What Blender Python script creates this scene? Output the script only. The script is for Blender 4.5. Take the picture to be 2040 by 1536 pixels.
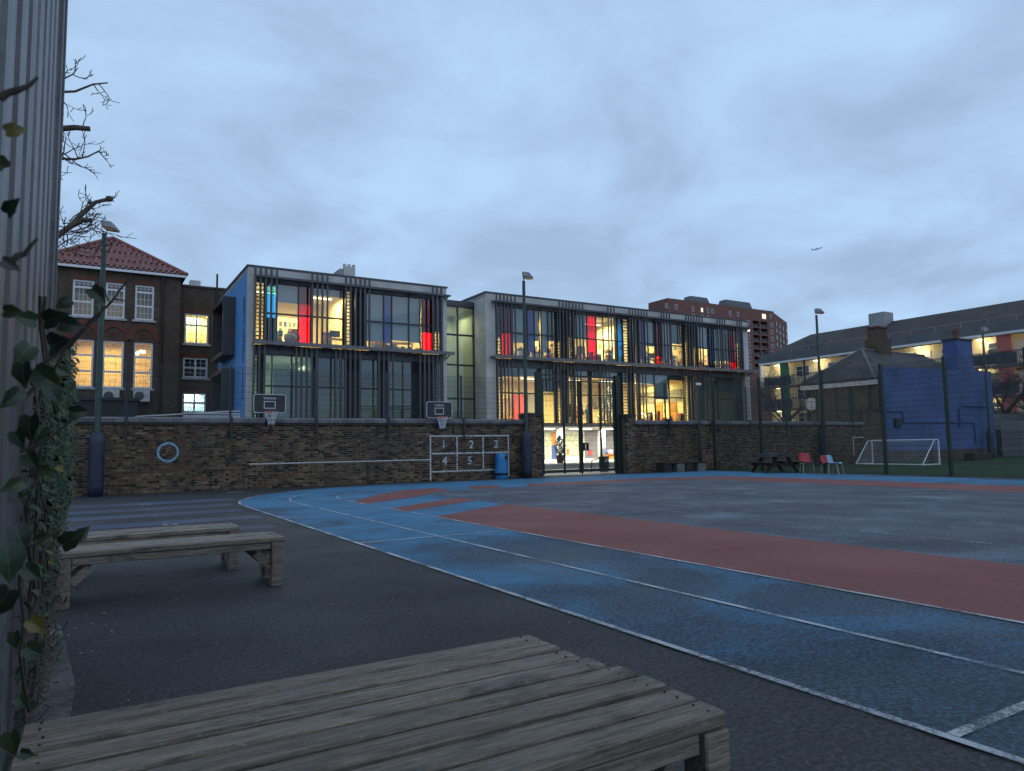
import bpy, bmesh, math, random
import numpy as np
from mathutils import Vector, Matrix
random.seed(7)
rnd = random.random
PI = math.pi
for o in list(bpy.data.objects):
    bpy.data.objects.remove(o)
SC = bpy.context.scene
COL = SC.collection

# ------------------------------------------------------------------ camera
FPX, CX, CY, EYE = 1412.47, 1020.0, 768.0, 1.25
YAW, PIT, ROL = math.radians(31.0974), math.radians(4.9164), math.radians(-0.909)
W = np.array([math.sin(YAW) * math.cos(PIT), math.cos(YAW) * math.cos(PIT), math.sin(PIT)])
_r = np.array([math.cos(YAW), -math.sin(YAW), 0.0])
_u = np.cross(_r, W)
R = _r * math.cos(ROL) + _u * math.sin(ROL)
U = -_r * math.sin(ROL) + _u * math.cos(ROL)
O = np.array([0, 0, EYE])
cd = bpy.data.cameras.new('camera')
cam = bpy.data.objects.new('camera', cd)
COL.objects.link(cam)
cd.sensor_width = 36.0
cd.lens = FPX / 2040 * 36
cd.clip_start = 0.05
cd.clip_end = 9000
cam.matrix_world = Matrix(((R[0], U[0], -W[0], 0), (R[1], U[1], -W[1], 0), (R[2], U[2], -W[2], EYE), (0, 0, 0, 1)))
SC.camera = cam
cd.dof.use_dof = True
cd.dof.focus_distance = 20.0
cd.dof.aperture_fstop = 6.5

# directions of photograph pixels, cut with known planes
def ray(x, y):
    return W + R * (x - CX) / FPX - U * (y - CY) / FPX
def gp(x, y, z=0.0):
    d = ray(x, y)
    return O + d * ((z - EYE) / d[2])
def yp(x, y, Y):
    d = ray(x, y)
    return O + d * (Y / d[1])
def xp(x, y, X):
    d = ray(x, y)
    return O + d * (X / d[0])

# ------------------------------------------------------------------ sky, sun, exposure
world = bpy.data.worlds.new('World')
SC.world = world
world.use_nodes = True
nt = world.node_tree
nt.nodes.clear()
def nn(t, **k):
    n = nt.nodes.new(t)
    for a, b in k.items():
        setattr(n, a, b)
    return n
out = nn('ShaderNodeOutputWorld')
bg = nn('ShaderNodeBackground')
bg.inputs['Strength'].default_value = 1.0
tc = nn('ShaderNodeTexCoord')
sep = nn('ShaderNodeSeparateXYZ')
nt.links.new(tc.outputs['Generated'], sep.inputs[0])
za = nn('ShaderNodeMath', operation='ABSOLUTE')
nt.links.new(sep.outputs['Z'], za.inputs[0])
zp = nn('ShaderNodeMath', operation='ADD')
nt.links.new(za.outputs[0], zp.inputs[0])
zp.inputs[1].default_value = 0.26
dv = []
for ax in 'XY':
    q = nn('ShaderNodeMath', operation='DIVIDE')
    nt.links.new(sep.outputs[ax], q.inputs[0])
    nt.links.new(zp.outputs[0], q.inputs[1])
    dv.append(q)
cmb = nn('ShaderNodeCombineXYZ')
nt.links.new(dv[0].outputs[0], cmb.inputs[0])
nt.links.new(dv[1].outputs[0], cmb.inputs[1])
n1 = nn('ShaderNodeTexNoise')
n1.inputs['Scale'].default_value = 2.3
n1.inputs['Detail'].default_value = 8
n1.inputs['Roughness'].default_value = 0.56
n1.inputs['Distortion'].default_value = 0.35
nt.links.new(cmb.outputs[0], n1.inputs['Vector'])
rp = nn('ShaderNodeValToRGB')
rp.color_ramp.elements[0].position = 0.35
rp.color_ramp.elements[0].color = (0.365, 0.515, 0.745, 1)
rp.color_ramp.elements[1].position = 0.64
rp.color_ramp.elements[1].color = (0.495, 0.71, 0.99, 1)
nt.links.new(n1.outputs['Fac'], rp.inputs[0])
SUN_EL, SUN_ROT = math.radians(14), math.radians(200)
sky = nn('ShaderNodeTexSky')
sky.sky_type = 'NISHITA'
sky.sun_disc = False
sky.sun_elevation = SUN_EL
sky.sun_rotation = SUN_ROT
sky.dust_density = 1.0
sm = nn('ShaderNodeVectorMath', operation='SCALE')
nt.links.new(sky.outputs[0], sm.inputs[0])
sm.inputs['Scale'].default_value = 0.06
mx = nn('ShaderNodeMix', data_type='RGBA')
mx.inputs['Factor'].default_value = 0.95
nt.links.new(sm.outputs[0], mx.inputs['A'])
nt.links.new(rp.outputs[0], mx.inputs['B'])
nt.links.new(mx.outputs['Result'], bg.inputs['Color'])
nt.links.new(bg.outputs[0], out.inputs[0])

sl = bpy.data.lights.new('sun', 'SUN')
sl.energy = 0.22
sl.angle = math.radians(60)
sl.color = (1.0, 0.93, 0.84)
so = bpy.data.objects.new('sun', sl)
COL.objects.link(so)
so.rotation_euler = (math.radians(50), 0, math.radians(15))
so.location = (0, -10, 40)
SC.view_settings.view_transform = 'Standard'
SC.view_settings.look = 'None'
SC.view_settings.exposure = 0.0
SC.view_settings.gamma = 1.0
SC.view_settings.use_curve_mapping = False
SC.render.engine = 'CYCLES'
SC.cycles.use_denoising = True
SC.cycles.max_bounces = 8
SC.cycles.transparent_max_bounces = 24
SC.cycles.caustics_reflective = False
SC.cycles.caustics_refractive = False
SC.cycles.sample_clamp_indirect = 4.0

# ------------------------------------------------------------------ materials
MAT = {}
class NB:
    """small shader graph builder"""
    def __init__(s, name):
        s.m = bpy.data.materials.new(name)
        s.m.use_nodes = True
        s.t = s.m.node_tree
        s.t.nodes.clear()
        s.out = s.n('ShaderNodeOutputMaterial')
        MAT[name] = s.m
    def n(s, t, **k):
        n = s.t.nodes.new(t)
        for a, b in k.items():
            setattr(n, a, b)
        return n
    def l(s, a, b):
        s.t.links.new(a, b)
    def pos(s, scale=(1, 1, 1), obj=False, rnd_off=False):
        g = s.n('ShaderNodeTexCoord').outputs['Object'] if obj else s.n('ShaderNodeNewGeometry').outputs['Position']
        v = s.n('ShaderNodeVectorMath', operation='MULTIPLY')
        s.l(g, v.inputs[0])
        v.inputs[1].default_value = scale
        r = v.outputs[0]
        if rnd_off:
            oi = s.n('ShaderNodeObjectInfo')
            mu = s.n('ShaderNodeMath', operation='MULTIPLY')
            s.l(oi.outputs['Random'], mu.inputs[0]); mu.inputs[1].default_value = 57.0
            ad = s.n('ShaderNodeVectorMath', operation='ADD')
            s.l(r, ad.inputs[0]); s.l(mu.outputs[0], ad.inputs[1])
            r = ad.outputs[0]
        return r
    def noise(s, vec, scale, detail=4, rough=0.55, dist=0.0):
        q = s.n('ShaderNodeTexNoise')
        q.inputs['Scale'].default_value = scale
        q.inputs['Detail'].default_value = detail
        q.inputs['Roughness'].default_value = rough
        q.inputs['Distortion'].default_value = dist
        s.l(vec, q.inputs['Vector'])
        return q.outputs['Fac']
    def ramp(s, fac, stops, interp='LINEAR'):
        q = s.n('ShaderNodeValToRGB')
        cr = q.color_ramp
        cr.interpolation = interp
        while len(cr.elements) < len(stops):
            cr.elements.new(0.5)
        for e, (p, c) in zip(cr.elements, stops):
            e.position = p
            c = (c, c, c) if not hasattr(c, '__len__') else c
            e.color = (c[0], c[1], c[2], 1)
        s.l(fac, q.inputs[0])
        return q.outputs[0]
    def mix(s, fac, a, b, mode='MIX'):
        q = s.n('ShaderNodeMix', data_type='RGBA', blend_type=mode)
        for v, k in ((fac, 'Factor'), (a, 'A'), (b, 'B')):
            if hasattr(v, 'node'):
                s.l(v, q.inputs[k])
            elif k == 'Factor':
                q.inputs[k].default_value = v
            else:
                q.inputs[k].default_value = (v[0], v[1], v[2], 1)
        return q.outputs['Result']
    def bump(s, h, strength, dist=0.01):
        q = s.n('ShaderNodeBump')
        q.inputs['Strength'].default_value = strength
        q.inputs['Distance'].default_value = dist
        s.l(h, q.inputs['Height'])
        return q.outputs[0]
    def pbr(s, col, rough=0.8, metal=0.0, nrm=None, spec=0.5, alpha=None):
        p = s.n('ShaderNodeBsdfPrincipled')
        for v, k in ((col, 'Base Color'), (rough, 'Roughness'), (metal, 'Metallic'), (spec, 'Specular IOR Level'), (alpha, 'Alpha')):
            if v is None:
                continue
            if hasattr(v, 'node'):
                s.l(v, p.inputs[k])
            elif k == 'Base Color':
                p.inputs[k].default_value = (v[0], v[1], v[2], 1)
            else:
                p.inputs[k].default_value = v
        if nrm is not None:
            s.l(nrm, p.inputs['Normal'])
        s.l(p.outputs[0], s.out.inputs[0])
        return p

def mk(name, col, rough=0.7, var=0.25, scale=3.0, bump=0.0, bs=60, metal=0.0, spec=0.5, obj=False, col2=None):
    b = NB(name)
    v = b.pos(obj=obj)
    f = b.noise(v, scale, 5, 0.6)
    c2 = col2 or [x * (1 - var) for x in col]
    c1 = [min(1, x * (1 + var * 0.5)) for x in col] if col2 is None else col
    c = b.mix(b.ramp(f, [(0.35, 0.0), (0.65, 1.0)]), c2, c1)
    nrm = b.bump(b.noise(v, bs, 3, 0.6), bump, 0.01) if bump else None
    b.pbr(c, rough, metal, nrm, spec)
    return b.m

# ground
def asphalt(name, dark, light, tint=None, wear=None):
    b = NB(name)
    v = b.pos()
    fine = b.noise(v, 34, 5, 0.92)
    mid = b.noise(v, 15, 4, 0.7)
    big = b.noise(v, 0.55, 5, 0.6)
    c = b.mix(b.ramp(fine, [(0.43, 0.0), (0.62, 1.0)]), dark, light)
    c = b.mix(b.ramp(big, [(0.35, 0.0), (0.7, 0.42)]), c, [x * 0.5 for x in dark])
    if tint is not None:
        wn = b.noise(v, wear[0], 6, 0.62, 0.5)
        g = b.mix(0.38, wn, fine)
        g = b.mix(0.15, g, mid)
        if name == 'track_blue':      # the straight by the benches is worn down most
            sp_ = b.n('ShaderNodeSeparateXYZ'); b.l(v, sp_.inputs[0])
            mr = b.n('ShaderNodeMapRange'); b.l(sp_.outputs[1], mr.inputs[0])
            for q_, x_ in zip((1, 2, 3, 4), (3.0, 13.0, -0.035, 0.09)): mr.inputs[q_].default_value = x_
            ad = b.n('ShaderNodeMath', operation='ADD'); b.l(g, ad.inputs[0]); b.l(mr.outputs[0], ad.inputs[1]); g = ad.outputs[0]
        k = b.ramp(g, [(wear[1], 0.0), (wear[2], 1.0)])
        shade = b.mix(b.ramp(b.noise(v, 2.2, 4), [(0.3, 0.0), (0.7, 1.0)]), [x * 0.7 for x in tint], tint)
        c = b.mix(k, c, shade)
    h = b.mix(0.4, fine, mid)
    b.pbr(c, b.ramp(big, [(0.3, 0.62), (0.7, 0.85)]), 0, b.bump(h, 0.9, 0.012), 0.35)
    return b.m
asphalt('asphalt', (0.012, 0.012, 0.013), (0.098, 0.096, 0.098))
asphalt('track_blue', (0.016, 0.026, 0.042), (0.10, 0.145, 0.20), (0.058, 0.205, 0.345), (0.5, 0.47, 0.59))
asphalt('track_red', (0.13, 0.04, 0.036), (0.32, 0.105, 0.085), (0.29, 0.085, 0.072), (0.7, 0.30, 0.75))
asphalt('court_grey', (0.03, 0.034, 0.042), (0.16, 0.175, 0.205), (0.24, 0.265, 0.33), (0.75, 0.50, 0.68))
asphalt('stripe_purple', (0.045, 0.045, 0.055), (0.12, 0.12, 0.14), (0.085, 0.11, 0.20), (0.6, 0.42, 0.66))
asphalt('concrete_old', (0.035, 0.034, 0.032), (0.14, 0.135, 0.128), (0.17, 0.16, 0.15), (2.6, 0.46, 0.56))
def worn_line(name, col, lo, hi):
    b = NB(name)
    v = b.pos()
    f = b.mix(0.5, b.noise(v, 45, 5, 0.9), b.noise(v, 1.6, 4, 0.6))
    a = b.ramp(f, [(lo, 0.0), (hi, 1.0)])
    c = b.mix(b.noise(v, 30, 3), [x * 0.75 for x in col], col)
    b.pbr(c, 0.7, 0, None, 0.4, a)
worn_line('line_white', (0.52, 0.53, 0.54), 0.41, 0.55)
worn_line('line_faint', (0.38, 0.40, 0.43), 0.40, 0.60)
b = NB('turf')
v = b.pos()
c = b.mix(b.ramp(b.noise(v, 60, 3, 0.7), [(0.3, 0.0), (0.7, 1.0)]), (0.012, 0.03, 0.012), (0.04, 0.085, 0.03))
c = b.mix(b.ramp(b.noise(v, 0.5, 4), [(0.4, 0.0), (0.7, 0.5)]), c, (0.05, 0.06, 0.03))
b.pbr(c, 0.95, 0, b.bump(b.noise(v, 120, 2), 0.8, 0.02), 0.2)

# bricks
BRICKS = [(0.0, (0.018, 0.015, 0.014)), (0.20, (0.05, 0.038, 0.03)), (0.36, (0.12, 0.08, 0.052)), (0.56, (0.155, 0.108, 0.068)),
          (0.72, (0.195, 0.14, 0.088)), (0.84, (0.16, 0.07, 0.046)), (0.94, (0.27, 0.19, 0.12)), (1.0, (0.09, 0.08, 0.075))]
def brick_mat(name, source):
    b = NB(name)
    v = b.pos()
    if source == 'island':
        r = b.n('ShaderNodeNewGeometry').outputs['Random Per Island']
    else:
        r = b.n('ShaderNodeObjectInfo').outputs['Random']
    c = b.ramp(r, BRICKS, 'CONSTANT')
    st = b.ramp(b.noise(v, 0.45, 5, 0.6), [(0.44, 0.0), (0.72, 0.65)])
    c = b.mix(st, c, (0.045, 0.036, 0.03))
    c = b.mix(b.ramp(b.noise(v, 1.1, 4), [(0.55, 0.0), (0.8, 0.45)]), c, (0.2, 0.17, 0.12))
    c = b.mix(b.ramp(b.noise(v, 24, 4, 0.7), [(0.3, 0.35), (0.7, 0.0)]), c, (0.03, 0.026, 0.024))
    b.pbr(c, 0.9, 0, b.bump(b.noise(v, 70, 3, 0.7), 0.6, 0.01), 0.25)
brick_mat('brick_island', 'island')
brick_mat('brick_object', 'object')
mk('mortar', (0.30, 0.235, 0.17), 0.95, 0.45, 1.2, 0.4, 90)
def brick_tex(name, c1, c2, mort, scale=1.0):
    b = NB(name)
    g = b.n('ShaderNodeNewGeometry')
    s = b.n('ShaderNodeSeparateXYZ'); b.l(g.outputs['Position'], s.inputs[0])
    a = b.n('ShaderNodeMath', operation='ADD'); b.l(s.outputs[0], a.inputs[0]); b.l(s.outputs[1], a.inputs[1])
    cb = b.n('ShaderNodeCombineXYZ'); b.l(a.outputs[0], cb.inputs[0]); b.l(s.outputs[2], cb.inputs[1])
    t = b.n('ShaderNodeTexBrick')
    b.l(cb.outputs[0], t.inputs['Vector'])
    t.inputs['Scale'].default_value = 1.0
    t.inputs['Brick Width'].default_value = 0.225 * scale
    t.inputs['Row Height'].default_value = 0.075 * scale
    t.inputs['Mortar Size'].default_value = 0.007 * scale
    t.inputs['Bias'].default_value = -0.1
    t.inputs['Color1'].default_value = (*c1, 1); t.inputs['Color2'].default_value = (*c2, 1); t.inputs['Mortar'].default_value = (*mort, 1)
    c = b.mix(b.ramp(b.noise(g.outputs['Position'], 0.6, 5, 0.65), [(0.35, 0.0), (0.7, 0.7)]), t.outputs[0], [x * 0.45 for x in c1])
    b.pbr(c, 0.92, 0, b.bump(t.outputs['Fac'], -0.4, 0.01), 0.2)
brick_tex('brick_stock', (0.12, 0.082, 0.06), (0.045, 0.033, 0.029), (0.17, 0.14, 0.115))
brick_tex('brick_redarch', (0.20, 0.07, 0.05), (0.15, 0.05, 0.04), (0.12, 0.09, 0.075))
brick_tex('brick_tower', (0.245, 0.12, 0.10), (0.21, 0.10, 0.085), (0.2, 0.12, 0.105), 1.6)
brick_tex('brick_salmon', (0.26, 0.10, 0.075), (0.22, 0.085, 0.065), (0.2, 0.12, 0.1))
brick_tex('brick_bluepaint', (0.105, 0.15, 0.325), (0.094, 0.134, 0.295), (0.08, 0.112, 0.245))
# plain materials
mk('coping', (0.16, 0.155, 0.165), 0.9, 0.4, 2.5, 0.4, 40)
mk('coping_dark', (0.05, 0.045, 0.045), 0.9, 0.4, 2.5, 0.4, 40)
mk('green_paint', (0.022, 0.055, 0.045), 0.45, 0.3, 4, 0.15, 50)
mk('green_dark', (0.013, 0.026, 0.020), 0.5, 0.3, 4)
mk('wire_green', (0.02, 0.036, 0.036), 0.5, 0.2, 4)
mk('teal_post', (0.03, 0.055, 0.08), 0.5, 0.4, 4)
mk('pad_blue', (0.022, 0.028, 0.055), 0.55, 0.4, 5, 0.6, 9)
mk('lamp_grey', (0.24, 0.245, 0.26), 0.5, 0.3, 9, 0.2, 40)
mk('lamp_glass', (0.42, 0.20, 0.13), 0.25, 0.2, 9)
mk('hoop_black', (0.022, 0.022, 0.025), 0.4, 0.2, 5)
mk('white_trim', (0.62, 0.62, 0.63), 0.5, 0.2, 6)
mk('white_clean', (0.78, 0.78, 0.77), 0.55, 0.08, 3)
mk('hoop_red', (0.48, 0.085, 0.06), 0.45, 0.2, 5)
mk('net_white', (0.6, 0.6, 0.62), 0.8, 0.15, 9)
mk('net_grey', (0.34, 0.34, 0.36), 0.8, 0.15, 9)
mk('bin_blue', (0.02, 0.20, 0.46), 0.38, 0.25, 5, 0.08, 30)
mk('bin_dark', (0.012, 0.03, 0.06), 0.4, 0.25, 5)
mk('black', (0.010, 0.010, 0.011), 0.6, 0.3, 5)
mk('chair_red', (0.50, 0.045, 0.055), 0.4, 0.15, 5)
mk('chair_blue', (0.26, 0.46, 0.66), 0.4, 0.15, 5)
mk('chair_leg', (0.42, 0.40, 0.37), 0.4, 0.2, 5, metal=0.6)
mk('concrete', (0.34, 0.335, 0.33), 0.85, 0.22, 0.9, 0.25, 14)
mk('concrete_light', (0.52, 0.51, 0.49), 0.85, 0.16, 0.9, 0.2, 14)
mk('fin_grey', (0.062, 0.064, 0.075), 0.42, 0.2, 1.2, 0.05, 20)
mk('frame_dark', (0.018, 0.019, 0.023), 0.4, 0.2, 2)
mk('panel_dark', (0.011, 0.012, 0.016), 0.55, 0.2, 1, spec=0.25)
mk('ledge_grey', (0.14, 0.145, 0.155), 0.5, 0.25, 1.5, 0.05, 20)
mk('roof_trim', (0.06, 0.062, 0.07), 0.5, 0.2, 1.5)
mk('render_blue', (0.085, 0.27, 0.56), 0.7, 0.12, 0.7, 0.1, 25)
mk('letter_blue', (0.01, 0.035, 0.12), 0.5, 0.1, 3)
mk('bay_dark', (0.05, 0.045, 0.05), 0.5, 0.25, 1)
mk('upvc', (0.70, 0.71, 0.73), 0.4, 0.08, 3)
mk('stone_sill', (0.42, 0.42, 0.42), 0.8, 0.2, 3)
mk('roof_white', (0.55, 0.56, 0.57), 0.6, 0.2, 2)
mk('shed_black', (0.022, 0.022, 0.026), 0.7, 0.3, 1.5)
mk('pipe_black', (0.012, 0.012, 0.013), 0.5, 0.3, 3)
mk('ac_white', (0.55, 0.55, 0.53), 0.5, 0.15, 4)
mk('ac_fan', (0.07, 0.07, 0.075), 0.5, 0.2, 9)
mk('plaza_pave', (0.42, 0.40, 0.36), 0.8, 0.2, 1.2, 0.1, 30)
mk('curtain_cloth', (0.40, 0.52, 0.50), 0.9, 0.1, 2)
mk('wall_cream', (0.70, 0.62, 0.40), 0.85, 0.08, 0.8)
mk('wall_cool', (0.52, 0.58, 0.50), 0.85, 0.08, 0.8)
mk('ceiling_white', (0.76, 0.74, 0.66), 0.9, 0.05, 1)
mk('floor_brown', (0.22, 0.16, 0.10), 0.6, 0.2, 2)
mk('blind_grey', (0.40, 0.46, 0.52), 0.85, 0.07, 0.8)
mk('blind_dark', (0.10, 0.12, 0.12), 0.85, 0.1, 0.8)
mk('door_brown', (0.30, 0.15, 0.045), 0.5, 0.25, 2)
mk('int_red', (0.42, 0.04, 0.05), 0.6, 0.15, 2)
mk('int_grey', (0.16, 0.16, 0.17), 0.7, 0.15, 2)
mk('int_green', (0.52, 0.58, 0.38), 0.7, 0.35, 3)
mk('int_blue', (0.04, 0.08, 0.24), 0.6, 0.2, 2)
mk('int_orange', (0.60, 0.22, 0.04), 0.6, 0.15, 2)
mk('int_teal', (0.07, 0.19, 0.22), 0.7, 0.15, 2)
mk('int_purple', (0.14, 0.06, 0.14), 0.7, 0.15, 2)
mk('int_wood', (0.42, 0.27, 0.12), 0.5, 0.25, 3)
mk('cloth_dark', (0.03, 0.028, 0.035), 0.9, 0.3, 6)
mk('cloth_blue', (0.06, 0.12, 0.36), 0.9, 0.3, 6)
mk('skin', (0.42, 0.25, 0.18), 0.6, 0.1, 6)
mk('slate', (0.052, 0.045, 0.043), 0.75, 0.5, 1.3, 0.4, 10)
mk('aluminium', (0.55, 0.56, 0.58), 0.35, 0.2, 3, metal=0.8)
mk('plane_white', (0.30, 0.36, 0.44), 0.5, 0.1, 3)
mk('door_green', (0.03, 0.13, 0.06), 0.5, 0.15, 2)
mk('door_yellow', (0.36, 0.38, 0.05), 0.5, 0.15, 2)
mk('door_coral', (0.44, 0.12, 0.09), 0.6, 0.15, 2)
mk('flat_cream', (0.62, 0.56, 0.42), 0.85, 0.1, 1)
mk('flat_band', (0.115, 0.125, 0.13), 0.85, 0.2, 0.6)
mk('flat_white', (0.62, 0.62, 0.62), 0.6, 0.1, 1)
mk('rail_panel', (0.06, 0.065, 0.08), 0.5, 0.2, 1)
mk('pot_red', (0.13, 0.06, 0.045), 0.85, 0.3, 3, 0.3, 20)
mk('bark', (0.10, 0.078, 0.06), 0.95, 0.45, 5, 0.8, 26)
mk('bark_far', (0.045, 0.036, 0.034), 0.95, 0.3, 3)
mk('stem_brown', (0.07, 0.055, 0.045), 0.95, 0.4, 12, 0.5, 60)
mk('xmas_green', (0.012, 0.04, 0.018), 0.9, 0.4, 4)
mk('plant_green', (0.05, 0.13, 0.03), 0.7, 0.4, 8)
mk('block_grey', (0.17, 0.16, 0.145), 0.85, 0.3, 2)
mk('stalk_dry', (0.11, 0.09, 0.065), 0.95, 0.5, 30)
mk('litter', (0.30, 0.27, 0.2), 0.9, 0.5, 9)
mk('canvas', (0.035, 0.03, 0.04), 0.9, 0.4, 7, 0.5, 20)
mk('timber_dark', (0.032, 0.022, 0.017), 0.8, 0.4, 6, 0.4, 30)
mk('penthouse', (0.09, 0.095, 0.105), 0.6, 0.15, 0.6)
mk('far_glass', (0.06, 0.08, 0.10), 0.08, 0.3, 0.5)
mk('far_concrete', (0.30, 0.31, 0.31), 0.85, 0.2, 0.6)
# red clay tiles
b = NB('clay_tile')
v = b.pos()
r = b.n('ShaderNodeObjectInfo').outputs['Random']
c = b.ramp(r, [(0.0, (0.17, 0.055, 0.045)), (0.5, (0.22, 0.075, 0.06)), (1.0, (0.26, 0.095, 0.075))])
b.pbr(c, 0.55, 0, b.bump(b.noise(v, 40, 3), 0.3, 0.01), 0.5)
# tiled roof far away
b = NB('roof_tile_far')
g = b.n('ShaderNodeNewGeometry')
s = b.n('ShaderNodeSeparateXYZ'); b.l(g.outputs['Position'], s.inputs[0])
w = b.n('ShaderNodeMath', operation='SINE'); m_ = b.n('ShaderNodeMath', operation='MULTIPLY')
b.l(s.outputs[2], m_.inputs[0]); m_.inputs[1].default_value = 26.0; b.l(m_.outputs[0], w.inputs[0])
f = b.ramp(w.outputs[0], [(0.0, 0.0), (0.9, 1.0)])
c = b.mix(f, (0.035, 0.03, 0.032), (0.085, 0.068, 0.066))
c = b.mix(b.ramp(b.noise(g.outputs['Position'], 0.35, 5, 0.65), [(0.4, 0.0), (0.75, 0.6)]), c, (0.10, 0.085, 0.065))
b.pbr(c, 0.85, 0, b.bump(w.outputs[0], 0.5, 0.05), 0.3)
# weathered timber (grain along the object's x axis)
def timber(name, dark, light, worn):
    b = NB(name)
    v = b.pos((0.9, 17, 17), obj=True, rnd_off=True)
    g1 = b.noise(v, 3.0, 7, 0.72, 0.9)
    fib = b.noise(b.pos((7, 150, 150), obj=True, rnd_off=True), 1.0, 4, 0.7)
    g2 = b.noise(b.pos((2.2, 6, 6), obj=True, rnd_off=True), 1.6, 5, 0.65)
    c = b.ramp(g1, [(0.30, dark), (0.46, [x * 0.62 for x in light]), (0.58, light), (0.72, [x * 1.25 for x in light])])
    c = b.mix(b.ramp(g2, [(0.46, 0.0), (0.66, 0.8)]), c, worn)
    c = b.mix(b.ramp(fib, [(0.35, 0.6), (0.55, 0.0)]), c, dark)
    sp = b.noise(b.pos((16, 52, 52), obj=True, rnd_off=True), 2.0, 4, 0.75)
    c = b.mix(b.ramp(sp, [(0.56, 0.0), (0.66, 0.75)]), c, (0.36, 0.35, 0.32))
    st = b.noise(b.pos((1.5, 2.5, 2.5), obj=True, rnd_off=True), 2.2, 4, 0.6)
    c = b.mix(b.ramp(st, [(0.56, 0.0), (0.70, 0.7)]), c, (0.035, 0.032, 0.03))
    oi = b.n('ShaderNodeObjectInfo')
    c = b.mix(b.ramp(oi.outputs['Random'], [(0.0, 0.0), (1.0, 0.4)]), c, [x * 1.3 for x in dark])
    b.pbr(c, 0.75, 0, b.bump(b.mix(0.5, g1, fib), 0.9, 0.006), 0.35)
timber('timber', (0.042, 0.033, 0.026), (0.38, 0.305, 0.235), (0.25, 0.215, 0.18))
# galvanised cladding
b = NB('galv')
v = b.pos((1, 3, 0.25))
c = b.mix(b.ramp(b.noise(v, 3.0, 5, 0.6), [(0.3, 0.0), (0.7, 1.0)]), (0.085, 0.085, 0.092), (0.20, 0.20, 0.21))
c = b.mix(b.ramp(b.noise(b.pos(), 14, 4), [(0.5, 0.0), (0.75, 0.6)]), c, (0.07, 0.055, 0.045))
c = b.mix(b.ramp(b.noise(b.pos((1, 9, 0.12)), 2.0, 4), [(0.5, 0.0), (0.7, 0.6)]), c, (0.10, 0.075, 0.06))
b.pbr(c, 0.5, 0.35, b.bump(b.noise(b.pos(), 50, 3), 0.15, 0.004), 0.5)
# ivy leaf
b = NB('ivy_leaf')
r = b.n('ShaderNodeNewGeometry').outputs['Random Per Island']
c = b.ramp(r, [(0.0, (0.010, 0.024, 0.010)), (0.6, (0.022, 0.05, 0.018)), (0.9, (0.05, 0.075, 0.022)), (0.97, (0.16, 0.12, 0.02))])
c = b.mix(b.ramp(b.noise(b.pos(), 60, 4), [(0.5, 0.0), (0.8, 0.3)]), c, (0.06, 0.07, 0.05))
b.pbr(c, 0.6, 0, None, 0.3)
b = NB('ivy_leaf_big')
r = b.n('ShaderNodeObjectInfo').outputs['Random']
c = b.ramp(r, [(0.0, (0.009, 0.022, 0.009)), (0.6, (0.018, 0.042, 0.015)), (0.9, (0.04, 0.065, 0.02)), (0.95, (0.17, 0.13, 0.02))])
c = b.mix(b.ramp(b.noise(b.pos(), 60, 4), [(0.5, 0.0), (0.8, 0.3)]), c, (0.06, 0.07, 0.05))
vs = b.n('ShaderNodeSeparateXYZ'); b.l(b.n('ShaderNodeTexCoord').outputs['Object'], vs.inputs[0])
va = b.n('ShaderNodeMath', operation='ABSOLUTE'); b.l(vs.outputs[0], va.inputs[0])
c = b.mix(b.ramp(va.outputs[0], [(0.0, 0.6), (0.035, 0.0)]), c, (0.10, 0.13, 0.06))
b.pbr(c, 0.40, 0, None, 0.5)
def emit(name, col, st):
    b = NB(name)
    e = b.n('ShaderNodeEmission')
    e.inputs[0].default_value = (*col, 1)
    e.inputs[1].default_value = st
    b.l(e.outputs[0], b.out.inputs[0])
emit('tube_light', (1.0, 0.90, 0.62), 6.0)
emit('tube_white', (1.0, 0.97, 0.85), 7.0)
emit('bulb_warm', (1.0, 0.80, 0.42), 9.0)
emit('sparkle', (1.0, 0.88, 0.62), 6.0)
emit('exit_green', (0.05, 0.75, 0.50), 2.0)
emit('lit_yellow', (0.98, 0.80, 0.24), 1.0)
emit('lit_pale', (1.0, 0.95, 0.68), 1.15)
emit('lit_cyan', (0.48, 0.80, 0.98), 0.9)
emit('lit_amber', (0.95, 0.58, 0.16), 0.85)
def glass(name, tint, refl=0.10, rough=0.015):
    b = NB(name)
    tr = b.n('ShaderNodeBsdfTransparent'); tr.inputs[0].default_value = (*tint, 1)
    gl = b.n('ShaderNodeBsdfGlossy'); gl.inputs['Roughness'].default_value = rough
    gl.inputs[0].default_value = (0.9, 0.95, 1, 1)
    lw = b.n('ShaderNodeFresnel'); lw.inputs[0].default_value = 1.5
    ma = b.n('ShaderNodeMath', operation='ADD'); b.l(lw.outputs[0], ma.inputs[0]); ma.inputs[1].default_value = refl
    ge = b.n('ShaderNodeNewGeometry'); iv_ = b.n('ShaderNodeMath', operation='SUBTRACT'); iv_.inputs[0].default_value = 1.0; b.l(ge.outputs['Backfacing'], iv_.inputs[1])
    mm = b.n('ShaderNodeMath', operation='MULTIPLY'); b.l(ma.outputs[0], mm.inputs[0]); b.l(iv_.outputs[0], mm.inputs[1]); ma = mm
    h = b.n('ShaderNodeBump'); h.inputs['Strength'].default_value = 0.03; h.inputs['Distance'].default_value = 0.05
    b.l(b.noise(b.pos(), 0.8, 2), h.inputs['Height']); b.l(h.outputs[0], gl.inputs['Normal'])
    ms = b.n('ShaderNodeMixShader'); b.l(ma.outputs[0], ms.inputs[0]); b.l(tr.outputs[0], ms.inputs[1]); b.l(gl.outputs[0], ms.inputs[2])
    b.l(ms.outputs[0], b.out.inputs[0])
glass('glass', (0.82, 0.86, 0.84), 0.07)
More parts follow.
